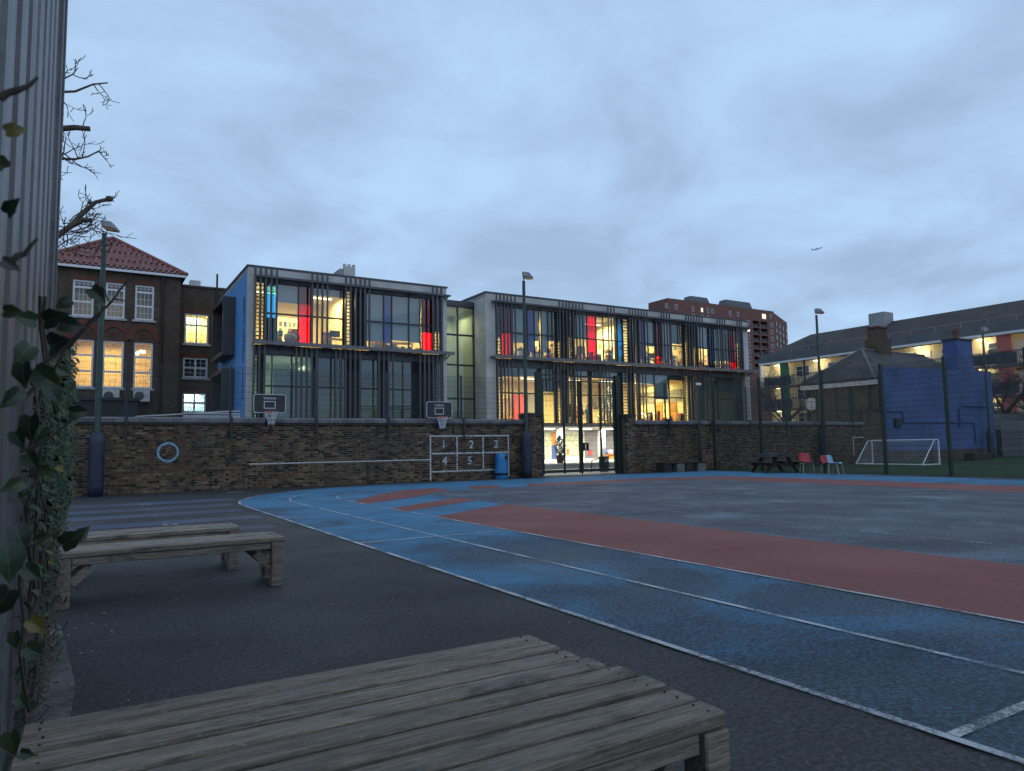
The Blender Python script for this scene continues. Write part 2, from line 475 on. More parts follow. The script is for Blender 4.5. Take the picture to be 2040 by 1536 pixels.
glass('glass_red', (0.80, 0.035, 0.04), 0.05)
glass('glass_blue', (0.05, 0.30, 0.80), 0.06)
glass('glass_cyan', (0.28, 0.72, 0.95), 0.06)
glass('glass_mauve', (0.55, 0.58, 0.85), 0.06)
glass('glass_old', (0.85, 0.86, 0.86), 0.04, 0.02)

# ------------------------------------------------------------------ mesh and object helpers
class MB:
    def __init__(s):
        s.v, s.f = [], []
    def quad(s, *p):
        n = len(s.v); s.v += [tuple(q) for q in p]; s.f.append(tuple(range(n, n + len(p)))); return s
    def box(s, x0, x1, y0, y1, z0, z1):
        n = len(s.v)
        s.v += [(x0, y0, z0), (x1, y0, z0), (x1, y1, z0), (x0, y1, z0), (x0, y0, z1), (x1, y0, z1), (x1, y1, z1), (x0, y1, z1)]
        s.f += [tuple(n + i for i in f) for f in ((0, 3, 2, 1), (4, 5, 6, 7), (0, 1, 5, 4), (1, 2, 6, 5), (2, 3, 7, 6), (3, 0, 4, 7))]
        return s
    def hexa(s, a):     # eight corners, bottom four then top four
        n = len(s.v); s.v += [tuple(q) for q in a]
        s.f += [tuple(n + i for i in f) for f in ((0, 3, 2, 1), (4, 5, 6, 7), (0, 1, 5, 4), (1, 2, 6, 5), (2, 3, 7, 6), (3, 0, 4, 7))]
        return s
    def bar(s, p, q, w, h=None, up=(0, 0, 1)):
        p, q = Vector(p), Vector(q); h = h or w
        d = (q - p).normalized(); u = Vector(up)
        if abs(d.dot(u)) > 0.95: u = Vector((1, 0, 0)) if abs(d.x) < 0.9 else Vector((0, 1, 0))
        a = d.cross(u).normalized() * w / 2; c = a.cross(d).normalized() * h / 2
        return s.hexa([p - a - c, p + a - c, q + a - c, q - a - c, p - a + c, p + a + c, q + a + c, q - a + c])
    def tube(s, pts, rad, n=8, cap=True):
        pts = [Vector(p) for p in pts]
        if not hasattr(rad, '__len__'): rad = [rad] * len(pts)
        base = len(s.v); ref = None
        for i, p in enumerate(pts):
            d = (pts[min(i + 1, len(pts) - 1)] - pts[max(i - 1, 0)]).normalized()
            if ref is None:
                ref = Vector((1, 0, 0)) if abs(d.x) < 0.8 else Vector((0, 1, 0))
            a = (ref - d * ref.dot(d)).normalized(); ref = a; c = d.cross(a)
            for k in range(n):
                t = 2 * PI * k / n
                s.v.append(tuple(p + (a * math.cos(t) + c * math.sin(t)) * rad[i]))
        for i in range(len(pts) - 1):
            for k in range(n):
                k2 = (k + 1) % n
                s.f.append((base + i * n + k, base + i * n + k2, base + (i + 1) * n + k2, base + (i + 1) * n + k))
        if cap:
            s.f.append(tuple(base + k for k in reversed(range(n))))
            s.f.append(tuple(base + (len(pts) - 1) * n + k for k in range(n)))
        return s
    def lathe(s, c, prof, n=16):
        base = len(s.v)
        for r, z in prof:
            for k in range(n):
                t = 2 * PI * k / n
                s.v.append((c[0] + r * math.cos(t), c[1] + r * math.sin(t), c[2] + z))
        for i in range(len(prof) - 1):
            for k in range(n):
                k2 = (k + 1) % n
                s.f.append((base + i * n + k, base + i * n + k2, base + (i + 1) * n + k2, base + (i + 1) * n + k))
        s.f.append(tuple(base + k for k in reversed(range(n))))
        s.f.append(tuple(base + (len(prof) - 1) * n + k for k in range(n)))
        return s
    def extr(s, poly, axis, a, b):     # polygon in the two other axes, extruded along axis
        def mkp(u, w, t):
            return {0: (t, u, w), 1: (u, t, w), 2: (u, w, t)}[axis]
        n = len(s.v); k = len(poly)
        s.v += [mkp(u, w, a) for u, w in poly] + [mkp(u, w, b) for u, w in poly]
        s.f.append(tuple(n + i for i in reversed(range(k)))); s.f.append(tuple(n + k + i for i in range(k)))
        for i in range(k):
            j = (i + 1) % k
            s.f.append((n + i, n + j, n + k + j, n + k + i))
        return s
    def mesh(s, name, mat, smooth=False, bevel=0.0):
        me = bpy.data.meshes.new(name)
        me.from_pydata(s.v, [], s.f)
        bm = bmesh.new(); bm.from_mesh(me)
        bmesh.ops.recalc_face_normals(bm, faces=bm.faces)
        if bevel:
            bmesh.ops.bevel(bm, geom=bm.edges[:], offset=bevel, segments=1, affect='EDGES')
        if smooth:
            for f in bm.faces: f.smooth = len(f.verts) == 4
        bm.to_mesh(me); bm.free()
        me.materials.append(MAT[mat])
        return me
    def build(s, name, mat, parent=None, local=False, smooth=False, bevel=0.0):
        return link(name, s.mesh(name, mat, smooth, bevel), parent, local)
def link(name, data, parent=None, local=False):
    o = bpy.data.objects.new(name, data)
    COL.objects.link(o)
    if parent is not None:
        o.parent = parent
        if not local:
            p = parent; loc = Vector((0, 0, 0))
            while p is not None:
                loc += p.location if p.type == 'EMPTY' else Vector((0, 0, 0)); p = p.parent
            o.matrix_parent_inverse = Matrix.Translation(-loc) if parent.type == 'EMPTY' else Matrix()
    return o
def tag(o, label=None, cat=None, group=None, kind=None):
    for k, v in (('label', label), ('category', cat), ('group', group), ('kind', kind)):
        if v: o[k] = v
    return o
def thing(name, label, cat, loc=(0, 0, 0), rz=0.0, group=None):
    o = bpy.data.objects.new(name, None)
    COL.objects.link(o); o.location = loc; o.rotation_euler = (0, 0, rz); o.empty_display_size = 0.2
    return tag(o, label, cat, group)
def dup(root, loc, rz, label, group=None):
    def rec(o, par):
        c = o.copy(); COL.objects.link(c); c.parent = par
        for ch in o.children: rec(ch, c)
        return c
    r = rec(root, None); r.location = loc; r.rotation_euler = (0, 0, rz); r['label'] = label
    if group: r['group'] = group
    return r
def sheet(name, pts, z, mat, kind='structure', parent=None):
    mb = MB().quad(*[(p[0], p[1], z) for p in pts])
    o = mb.build(name, mat, parent)
    if o.data.polygons[0].normal.z < 0: o.data.flip_normals()
    if parent is None: tag(o, kind=kind)
    return o
def light(name, kind, loc, power, col, parent=None, size=0.3, size_y=None, rot=(0, 0, 0)):
    d = bpy.data.lights.new(name, kind)
    d.energy = power; d.color = col
    if kind == 'AREA':
        d.shape = 'RECTANGLE'; d.size = size; d.size_y = size_y or size
    else:
        d.shadow_soft_size = size
    o = link(name, d, parent); o.location = loc; o.rotation_euler = rot
    return o

# ================================================================== GROUND
sheet('ground', [(-900, -60), (1500, -60), (1500, 1500), (-900, 1500)], 0.0, 'asphalt')
def arc(cx, cy, r, a0, a1, n=14):
    return [(cx + r * math.cos(math.radians(a0 + (a1 - a0) * i / n)), cy + r * math.sin(math.radians(a0 + (a1 - a0) * i / n))) for i in range(n + 1)]
CC = (9.55, 17.05)
def lane(off, y_end=-7.0, x_end=24.5):
    r = 6.41 - off
    return [(3.14 + off, y_end)] + arc(CC[0], CC[1], r, 180, 90, 18) + [(x_end, CC[1] + r)]
outer = lane(0)
bi = [(24.5, -7)]
sheet('running_track', outer + bi, 0.004, 'track_blue')
court = [(7.93, -7), (7.93, 17.3), (8.35, 18.2), (9.1, 18.7), (9.9, 18.85), (17.4, 18.7), (18.6, 17.9), (18.6, -7)]
sheet('court_surface', court, 0.008, 'court_grey')
sheet('track_band', [(5.47, -7), (7.93, -7), (7.93, 13.45), (5.47, 11.85)], 0.008, 'track_red')
sheet('track_band', [(5.47, 13.2), (7.93, 14.8), (7.93, 15.95), (5.47, 14.05)], 0.008, 'track_red')
sheet('track_band', [(5.47, 15.55), (7.93, 17.5), (8.5, 18.33), (9.2, 18.72), (9.35, 20.15), (8.2, 19.95), (6.95, 18.6), (6.15, 17.5), (5.47, 16.45)], 0.0082, 'track_red')
sheet('track_band', [(9.9, 18.87), (10.95, 18.86), (11.45, 19.95), (10.5, 20.3)], 0.0082, 'track_red')
sheet('track_band', [(11.95, 18.84), (17.42, 18.71), (18.62, 17.9), (18.62, -7), (21.1, -7), (21.1, 17.6), (20.6, 18.8), (19.4, 19.7), (17.5, 20.0), (12.5, 20.0)], 0.0084, 'track_red')
def ribbon(name, path, w, mat, z=0.012):
    mb = MB(); L, Rr = [], []
    for i, p in enumerate(path):
        a = Vector(path[max(i - 1, 0)]); c = Vector(path[min(i + 1, len(path) - 1)])
        d = (c - a).normalized(); n = Vector((-d.y, d.x)) * w / 2
        L.append((p[0] + n.x, p[1] + n.y, z)); Rr.append((p[0] - n.x, p[1] - n.y, z))
    for i in range(len(path) - 1):
        mb.quad(Rr[i], Rr[i + 1], L[i + 1], L[i])
    o = mb.build(name, mat)
    return tag(o, kind='structure')
def dense(path, step=1.0):
    r = []
    for a, c in zip(path[:-1], path[1:]):
        n = max(1, int(math.dist(a, c) / step))
        r += [(a[0] + (c[0] - a[0]) * i / n, a[1] + (c[1] - a[1]) * i / n) for i in range(n)]
    return r + [path[-1]]
ribbon('lane_line', lane(0.0, -7, 14), 0.052, 'line_white')
ribbon('lane_line', lane(1.17, -7, 13), 0.05, 'line_white')
ribbon('lane_line', lane(2.33, -7, 9.8), 0.05, 'line_white')
ribbon('lane_line', [(3.17, 9.2), (5.45, 9.2)], 0.05, 'line_white', 0.0125)
ribbon('lane_line', [(3.17, 1.71), (5.45, 1.71)], 0.055, 'line_white', 0.0125)
ribbon('lane_line', [(4.78, 9.0), (4.98, 8.9)], 0.05, 'line_white', 0.0125)
ribbon('lane_line', [(7.93, -7), (7.93, 13.3)], 0.03, 'line_faint', 0.0122)
ribbon('court_line', [(9.25, -6), (9.3, 8), (9.55, 18.3)], 0.045, 'line_faint')
ribbon('court_line', [(9.55, 12.0), (18.2, 12.0)], 0.045, 'line_faint')
ribbon('court_line', [(16.6, -6), (16.6, 18.3)], 0.045, 'line_faint')
# faded hopscotch stripes and their worn numbers left of the track
for y0, y1, xe in ((19.0, 20.0, 3.3), (17.1, 18.0, 3.0), (15.4, 16.3, 2.9), (13.55, 14.4, 2.9), (11.8, 12.5, 2.75)):
    sheet('painted_stripe', [(-0.5, y0), (xe, y0 + 0.15), (xe, y1 + 0.1), (-0.5, y1)], 0.004, 'stripe_purple')
for y in (13.5, 15.35, 17.2, 19.15):
    for k in range(2):
        sheet('painted_number', [(1.19 + k * 0.15, y), (1.28 + k * 0.15, y), (1.28 + k * 0.15, y + 0.28), (1.19 + k * 0.15, y + 0.28)], 0.008, 'line_faint')
sheet('painted_number', [(3.75, 22.8), (4.2, 22.85), (4.2, 23.0), (3.75, 22.95)], 0.008, 'line_white')
sheet('concrete_strip', [(-0.2, 1.2), (-0.03, 1.2), (-0.05, 3.0), (0.0, 4.6), (-0.06, 5.6), (-0.12, 6.4), (-0.2, 6.4)], 0.004, 'concrete_old')
sheet('turf', [(25.45, -10), (64, -10), (64, 24.45), (25.45, 24.45)], 0.006, 'turf')
# courtyard behind the gate: a low paved step up to the building
pl = MB().box(16.5, 46, 31.8, 52, 0.0, 0.27).build('courtyard', 'plaza_pave'); tag(pl, kind='structure')
pl = MB().box(8.0, 46, 24.9, 31.8, -0.2, 0.005).build('pavement', 'plaza_pave'); tag(pl, kind='structure')
# litter on the asphalt
mb = MB()
for i in range(170):
    x = random.uniform(-0.1, 3.0) if i < 110 else random.uniform(3.2, 14)
    y = random.uniform(2.8, 12) if i < 110 else random.uniform(2.5, 15)
    if i < 40: x = random.uniform(-0.18, 0.25); y = random.uniform(2.8, 6.5)
    a = rnd() * 6.3; s = random.uniform(0.008, 0.022); z0 = 0.014
    c, d = math.cos(a) * s, math.sin(a) * s
    mb.quad((x - c, y - d, z0), (x + d * 0.5, y - c * 0.5, z0 + 0.004), (x + c, y + d, z0), (x - d * 0.5, y + c * 0.5, z0 + 0.006))
tag(mb.build('leaf_litter', 'litter'), 'pale bits of leaf litter strewn over the dark asphalt', 'leaf litter', kind='stuff')

# ================================================================== BOUNDARY WALL
WY = 24.5          # front face of the bricks
BH, ST, HD, MO = 0.061, 0.211, 0.0985, 0.014
_bm = {}
def brick_mesh(w, mat):
    k = (w, mat)
    if k not in _bm:
        _bm[k] = MB().box(0, w, 0, 0.09, 0, BH).mesh('brick', mat, bevel=0.004)
    return _bm[k]
def brick_rows(x0, x1, rows, z0=0.0):
    res = []
    for r in range(rows):
        z = z0 + r * 0.075 + 0.007
        x = x0; k = 0 if r % 2 else 1
        first = True
        while x < x1 - 0.03:
            w = ST if k % 2 == 0 else HD
            if first and r % 2 == 0: w = HD * 1.55; first = False
            w = min(w, x1 - x)
            res.append((x, z, w)); x += w + MO; k += 1
    return res
def brick_wall(name, label, x0, x1, rows, top, vis, single):
    t = thing(name, label, 'brick wall', (x0, WY, 0))
    MB().box(x0, x1, WY + 0.012, WY + 0.33, 0, rows * 0.075).build('mortar_core', 'mortar', t)
    lst = brick_rows(x0, x1, rows)
    lst.sort(key=lambda q: (q[0] + q[2] / 2) ** 2 + (q[1] - EYE) ** 2 if q[0] > vis else 1e9)
    for x, z, w in lst[:single]:
        o = link('brick', brick_mesh(round(w, 4), 'brick_object'), t)
        o.location = (x, WY + random.uniform(-0.005, 0.004), z + random.uniform(-0.002, 0.002))
        o.rotation_euler = (0, 0, random.uniform(-0.012, 0.012))
    mb = MB()
    for x, z, w in lst[single:]:
        d = random.uniform(-0.005, 0.004); dz = random.uniform(-0.002, 0.002)
        mb.box(x, x + w, WY + d, WY + 0.02, z + dz, z + dz + BH)
    tag(mb.build('brickwork', 'brick_island', t), kind='stuff')
    # dark drip course and stone coping, slab by slab
    zt = rows * 0.075
    MB().box(x0, x1, WY - 0.055, WY + 0.38, zt, zt + 0.07).build('drip_course', 'coping_dark', t)
    x = x0
    while x < x1 - 0.05:
        w = min(random.choice((0.6, 0.75, 0.75, 0.9)), x1 - x)
        a = WY - 0.075 + random.uniform(-0.006, 0.006); h = top + random.uniform(-0.006, 0.006)
        m = MB().extr([(a, zt + 0.072), (WY + 0.4, zt + 0.072), (WY + 0.4, h - 0.06), (WY + 0.16, h), (a, h - 0.06)], 0, x + 0.004, x + w - 0.004)
        m.build('coping_stone', 'coping', t); x += w
    return t
wl = brick_wall('brick_wall', 'long stock brick wall with painted numbers and two basketball hoops', -3.2, 15.32, 28, 2.345, -0.75, 300)
wr = brick_wall('brick_wall', 'stock brick wall right of the gate behind the benches and turf', 20.98, 38.3, 28, 2.345, 0, 300)
# paint on the wall
def flat(name, mat, parent, quads, y):
    m = MB()
    for x0, x1, z0, z1 in quads: m.quad((x0, y, z0), (x1, y, z0), (x1, y, z1), (x0, y, z1))
    return m.build(name, mat, parent)
b = NB('wall_paint'); v = b.pos()
g = b.n('ShaderNodeNewGeometry'); s = b.n('ShaderNodeSeparateXYZ'); b.l(g.outputs['Position'], s.inputs[0])
m_ = b.n('ShaderNodeMath', operation='MULTIPLY'); b.l(s.outputs[2], m_.inputs[0]); m_.inputs[1].default_value = 2 * PI / 0.075
w = b.n('ShaderNodeMath', operation='COSINE'); b.l(m_.outputs[0], w.inputs[0])
a = b.mix(0.22, b.noise(v, 9, 4, 0.7), w.outputs[0])
b.pbr(b.mix(b.noise(v, 20, 3), (0.45, 0.45, 0.44), (0.66, 0.66, 0.66)), 0.8, 0, None, 0.3, b.ramp(b.noise(v, 14, 4, 0.7), [(0.36, 0.0), (0.46, 1.0)]))
for nm, col, lo, hi in (('wall_paint_blue', (0.24, 0.37, 0.50), 0.34, 0.46), ('wall_paint_red', (0.17, 0.075, 0.06), 0.30, 0.75), ('wall_paint_yellow', (0.38, 0.25, 0.06), 0.40, 0.6), ('wall_paint_pale', (0.42, 0.52, 0.58), 0.36, 0.5)):
    b = NB(nm); v = b.pos()
    b.pbr(col, 0.8, 0, None, 0.3, b.ramp(b.noise(v, 13, 4, 0.7), [(lo, 0.0), (hi, 1.0)]))
PY = WY - 0.012
flat('painted_line', 'wall_paint', wl, [(4.66, 11.12, 0.79, 0.83)], PY)
flat('painted_grid', 'wall_paint', wl, [(11.13, 14.6, 1.66, 1.715), (11.2, 14.55, 1.0, 1.055), (11.2, 14.5, 0.325, 0.375),
     (11.12, 11.18, 0.03, 1.66), (12.24, 12.29, 0.38, 1.0), (12.24, 12.29, 1.055, 1.66), (13.38, 13.43, 0.38, 1.0), (13.38, 13.43, 1.055, 1.66), (14.53, 14.585, 0.06, 1.66)], PY)
def ring(name, mat, cx, cz, r0, r1, y, n=40):
    m = MB()
    for i in range(n):
        a, c = 2 * PI * i / n, 2 * PI * (i + 1) / n
        m.quad((cx + r0 * math.cos(a), y, cz + r0 * math.sin(a)), (cx + r1 * math.cos(a), y, cz + r1 * math.sin(a)),
               (cx + r1 * math.cos(c), y, cz + r1 * math.sin(c)), (cx + r0 * math.cos(c), y, cz + r0 * math.sin(c)))
    return m.build(name, mat, wl)
ring('painted_ring', 'wall_paint_blue', 2.24, 1.24, 0.245, 0.315, PY)
ring('painted_ring', 'wall_paint_red', 2.24, 1.24, 0.50, 0.64, PY + 0.001)
ring('painted_dot', 'wall_paint_yellow', 2.24, 1.26, 0.0, 0.07, PY, 16)
def text_mesh(name, txt, size, mat, parent, mw, stretch=1.0, local=False):
    cu = bpy.data.curves.new(name, 'FONT'); cu.body = txt; cu.size = size; cu.align_x = 'CENTER'; cu.align_y = 'CENTER'; cu.extrude = 0.002; cu.offset = size * 0.018
    to = bpy.data.objects.new(name, cu); COL.objects.link(to)
    dg = bpy.context.evaluated_depsgraph_get(); dg.update()
    me = bpy.data.meshes.new_from_object(to.evaluated_get(dg))
    bpy.data.objects.remove(to)
    me.transform(Matrix.Diagonal((stretch, 1, 1, 1))); me.transform(mw)
    me.materials.clear(); me.materials.append(MAT[mat])
    return link(name, me, parent, local)
def wall_text(txt, x, y, z, size, mat, parent, local=False):
    return text_mesh('painted_number', txt, size, mat, parent, Matrix.Translation((x, y, z)) @ Matrix.Rotation(PI / 2, 4, 'X'), local=local)
for tx, x, z, m in (('1', 11.7, 1.36, 'wall_paint_pale'), ('2', 12.89, 1.34, 'wall_paint'), ('3', 13.99, 1.34, 'wall_paint_pale'), ('4', 11.74, 0.73, 'wall_paint'), ('5', 12.81, 0.72, 'wall_paint_pale')):
    wall_text(tx, x, PY - 0.001, z, 0.42, m, wl)
flat('painted_goal', 'wall_paint', wr, [(37.2, 38.25, 1.44, 1.48), (37.2, 37.24, 0.5, 1.44)], PY)
# rusty stay bars bolted below the coping
for x in (1.85, 5.3, 9.9, 12.1, 14.1): MB().box(x, x + 0.05, WY - 0.03, WY - 0.006, 1.72, 2.1).build('stay_bar', 'pipe_black', wl)
for x in (22.0, 26.5, 29.4, 31.9, 34.2): MB().box(x, x + 0.05, WY - 0.03, WY - 0.006, 1.75, 2.1).build('stay_bar', 'pipe_black', wr)
# gate piers
def pier(label, x0, x1, rows):
    t = thing('gate_pier', label, 'pier', (x0, WY, 0), group='brick piers either side of the gate')
    y0 = WY - 0.3
    MB().box(x0 + 0.012, x1 - 0.012, y0 + 0.012, WY + 0.36, 0, rows * 0.075).build('mortar_core', 'mortar', t)
    for r in range(rows):
        z = r * 0.075 + 0.004
        x = x0; k = r % 2
        while x < x1 - 0.02:
            w = min(ST if k % 2 == 0 else HD, x1 - x); k += 1
            o = link('brick', brick_mesh(round(w, 4), 'brick_object'), t); o.location = (x, y0 + random.uniform(-0.004, 0.004), z); x += w + MO
        m = MB(); y = y0 + 0.1; 
        for e in ((x0 - 0.002, x0 + 0.02), (x1 - 0.02, x1 + 0.002)):
            y = y0 + 0.1 + (0.11 if r % 2 else 0)
            while y < WY + 0.3:
                m.box(e[0], e[1], y, min(y + ST, WY + 0.36), z, z + BH); y += ST + MO
        tag(m.build('side_bricks', 'brick_island', t), kind='stuff')
    zt = rows * 0.075
    MB().box(x0 - 0.05, x1 + 0.05, y0 - 0.05, WY + 0.4, zt, zt + 0.06).box(x0 - 0.02, x1 + 0.02, y0 - 0.02, WY + 0.37, zt + 0.062, zt + 0.12).build('cap', 'coping_dark', t)
    return t
pier('brick gate pier with tiled cap on the left, beside the lamp post', 15.36, 15.96, 33)
pier('brick gate pier with tiled cap on the right of the gate', 20.42, 20.95, 33)

# ================================================================== FENCES AND GATE
def wires(mb, p, q, z0, z1, sv=0.05, sh=0.2, wv=0.0065, wh=0.008):
    """welded mesh between two ground points"""
    p, q = Vector((p[0], p[1], 0)), Vector((q[0], q[1], 0)); L = (q - p).length; d = (q - p) / L
    n = max(1, int(L / sv))
    for i in range(n + 1):
        a = p + d * (L * i / n); mb.bar((a.x, a.y, z0), (a.x, a.y, z1), wv)
    k = max(1, int((z1 - z0) / sh))
    for i in range(k + 1):
        z = z0 + (z1 - z0) * i / k; mb.bar((p.x, p.y, z), (q.x, q.y, z), wh)
    return mb
def wall_fence(label, xs, x0, x1, top):
    t = thing('mesh_fence', label, 'fence', (x0, WY, 2.3))
    for x in xs:
        p = MB().box(x - 0.03, x + 0.03, WY + 0.1, WY + 0.16, 2.25, top).box(x - 0.035, x + 0.035, WY - 0.10, WY + 0.1, 2.33, 2.37).build('post', 'teal_post', t)
        MB().box(x - 0.035, x + 0.035, WY - 0.12, WY - 0.085, 1.6, 2.37).build('bracket', 'green_dark', p)
    ed = [x0] + xs + [x1]
    for a, c in zip(ed[:-1], ed[1:]):
        tag(wires(MB(), (a, WY + 0.09), (c, WY + 0.09), 2.36, top - 0.05).build('mesh_panel', 'wire_green', t), kind='stuff')
wall_fence('green welded mesh fence on top of the wall with the hoops', [-1.7, 1.07, 4.07, 6.84, 9.47, 12.53], -3.2, 15.3, 4.05)
wall_fence('green welded mesh fence on top of the wall right of the gate', [23.18, 25.95, 28.7, 31.5, 34.3, 37.2], 21.0, 38.3, 4.1)
FX = 25.45
t = thing('sports_fence', 'tall dark green mesh fence between the track and the turf', 'fence', (FX, 24.2, 0))
fy = [23.8, 21.1, 18.0, 15.5, 13.2, 10.7, 8.2, 5.7]
for i, y in enumerate(fy):
    MB().box(FX - 0.045, FX + 0.045, y - 0.05, y + 0.05, 0, 4.12).build('post', 'green_dark', t)
    if i: tag(wires(MB(), (FX + 0.06, fy[i - 1]), (FX + 0.06, y), 0.05, 4.05, 0.05, 0.2, 0.008, 0.010).build('mesh_panel', 'wire_green', t), kind='stuff')
# gate
GY = WY + 0.1
t = thing('school_gate', 'tall dark green mesh double gate with lock box between brick piers', 'gate', (18.4, GY, 0))
for x0, x1 in ((15.98, 16.24), (20.16, 20.40)): MB().box(x0, x1, GY - 0.1, GY + 0.1, 0, 4.32).build('gate_post', 'green_dark', t)
MB().box(16.24, 20.16, GY - 0.03, GY + 0.03, 4.18, 4.25).build('head_rail', 'green_dark', t)
MB().box(16.24, 20.16, GY - 0.02, GY + 0.02, 4.06, 4.09).build('head_rail', 'green_dark', t)
def leaf(x0, x1, stiles):
    l = MB()
    l.box(x0, x1, GY - 0.03, GY + 0.03, 0.12, 0.24).box(x0, x1, GY - 0.025, GY + 0.025, 3.98, 4.03)
    for x in stiles: l.box(x - 0.035, x + 0.035, GY - 0.036, GY + 0.036, 0.08, 4.035)
    lo = l.build('gate_leaf', 'green_dark', t)
    tag(wires(MB(), (x0, GY + 0.034), (x1, GY + 0.034), 0.2, 3.98, 0.05, 0.2, 0.009, 0.010).build('mesh_panel', 'wire_green', lo), kind='stuff')
    return lo
leaf(16.27, 18.22, (16.31, 17.37, 18.18)); rl = leaf(18.26, 20.13, (18.30, 19.33, 20.09))
m = MB()
for b4 in ((18.37, 18.62, 1.02, 1.08), (18.37, 18.62, 1.30, 1.36), (18.37, 18.43, 1.08, 1.30), (18.55, 18.62, 1.08, 1.30)): m.box(b4[0], b4[1], GY - 0.06, GY + 0.05, b4[2], b4[3])
m.build('lock_box', 'black', rl)
m = MB(); m.bar((18.24, GY - 0.06, 0.0), (18.24, GY - 0.06, 0.4), 0.03); m.build('drop_bolt', 'black', rl)

# ================================================================== LAMPS, HOOPS
def lamp_post(label, loc, h, yaw, lit):
    t = thing('lamp_post', label, 'lamp post', loc, group='green lamp posts around the playground')
    MB().lathe((0, 0, 0), [(0.10, 0), (0.10, 1.9), (0.085, 2.0), (0.062, h - 0.1), (0.062, h)], 12).build('pole', 'green_paint', t, True, True)
    pad = MB().lathe((0, 0, 0), [(0.19, 0.02), (0.21, 0.3), (0.20, 0.9), (0.21, 1.5), (0.19, 1.78), (0.11, 1.82)], 14)
    pad.build('crash_pad', 'pad_blue', t, True, True)
    c, s = math.cos(yaw), math.sin(yaw)
    def rt(x, y, z): return (x * c - y * s, x * s + y * c, h + z)
    pts = [(-0.02, -0.19, 0.16), (0.40, -0.17, 0.10), (0.40, 0.17, 0.10), (-0.02, 0.19, 0.16), (-0.06, -0.15, 0.37), (0.22, -0.12, 0.34), (0.22, 0.12, 0.34), (-0.06, 0.15, 0.37)]
    hd = MB().hexa([rt(*p) for p in pts]).build('floodlight', 'lamp_grey', t, True, bevel=0.02)
    MB().hexa([rt(*p) for p in ((0.02, -0.16, 0.12), (0.37, -0.145, 0.07), (0.37, 0.145, 0.07), (0.02, 0.16, 0.12), (0.02, -0.16, 0.16), (0.37, -0.145, 0.11), (0.37, 0.145, 0.11), (0.02, 0.16, 0.16))]).build('lens', 'lamp_glass', hd, True)
    MB().tube([rt(0, -0.19, 0.2), rt(0, -0.17, 0.06), rt(0, -0.06, 0.0), rt(0, 0.06, 0.0), rt(0, 0.17, 0.06), rt(0, 0.19, 0.2)], 0.012, 6).build('bracket', 'lamp_grey', t, True)
    return t
lamp_post('green lamp post at the left end of the wall, nearest the old school', (0.32, 23.85, 0), 7.75, -0.4, 0)
lamp_post('green lamp post beside the left gate pier, padded at its foot', (15.12, 24.02, 0), 7.95, -0.5, 0)
lamp_post('green lamp post on the turf in front of the hip-roofed house', (33.9, 24.05, 0), 8.1, -0.6, 0)
lamp_post('green lamp post in front of the blue wall, right of its chimney', tuple([*yp(1975, 905, 24.0)[:2], 0]), 8.35, -0.7, 0)
# camera pole by the fence corner
p = yp(1407, 938, 24.05)
t = thing('camera_pole', 'thin dark pole with a small white camera beside the right wall', 'camera pole', (24.75, 24.05, 0))
MB().lathe((0, 0, 0), [(0.07, 0), (0.07, 0.7), (0.055, 3.98)], 10).build('pole', 'green_dark', t, True, True)
MB().box(-0.08, 0.18, -0.07, 0.07, 3.99, 4.1).build('camera_housing', 'white_clean', t, True, bevel=0.02)

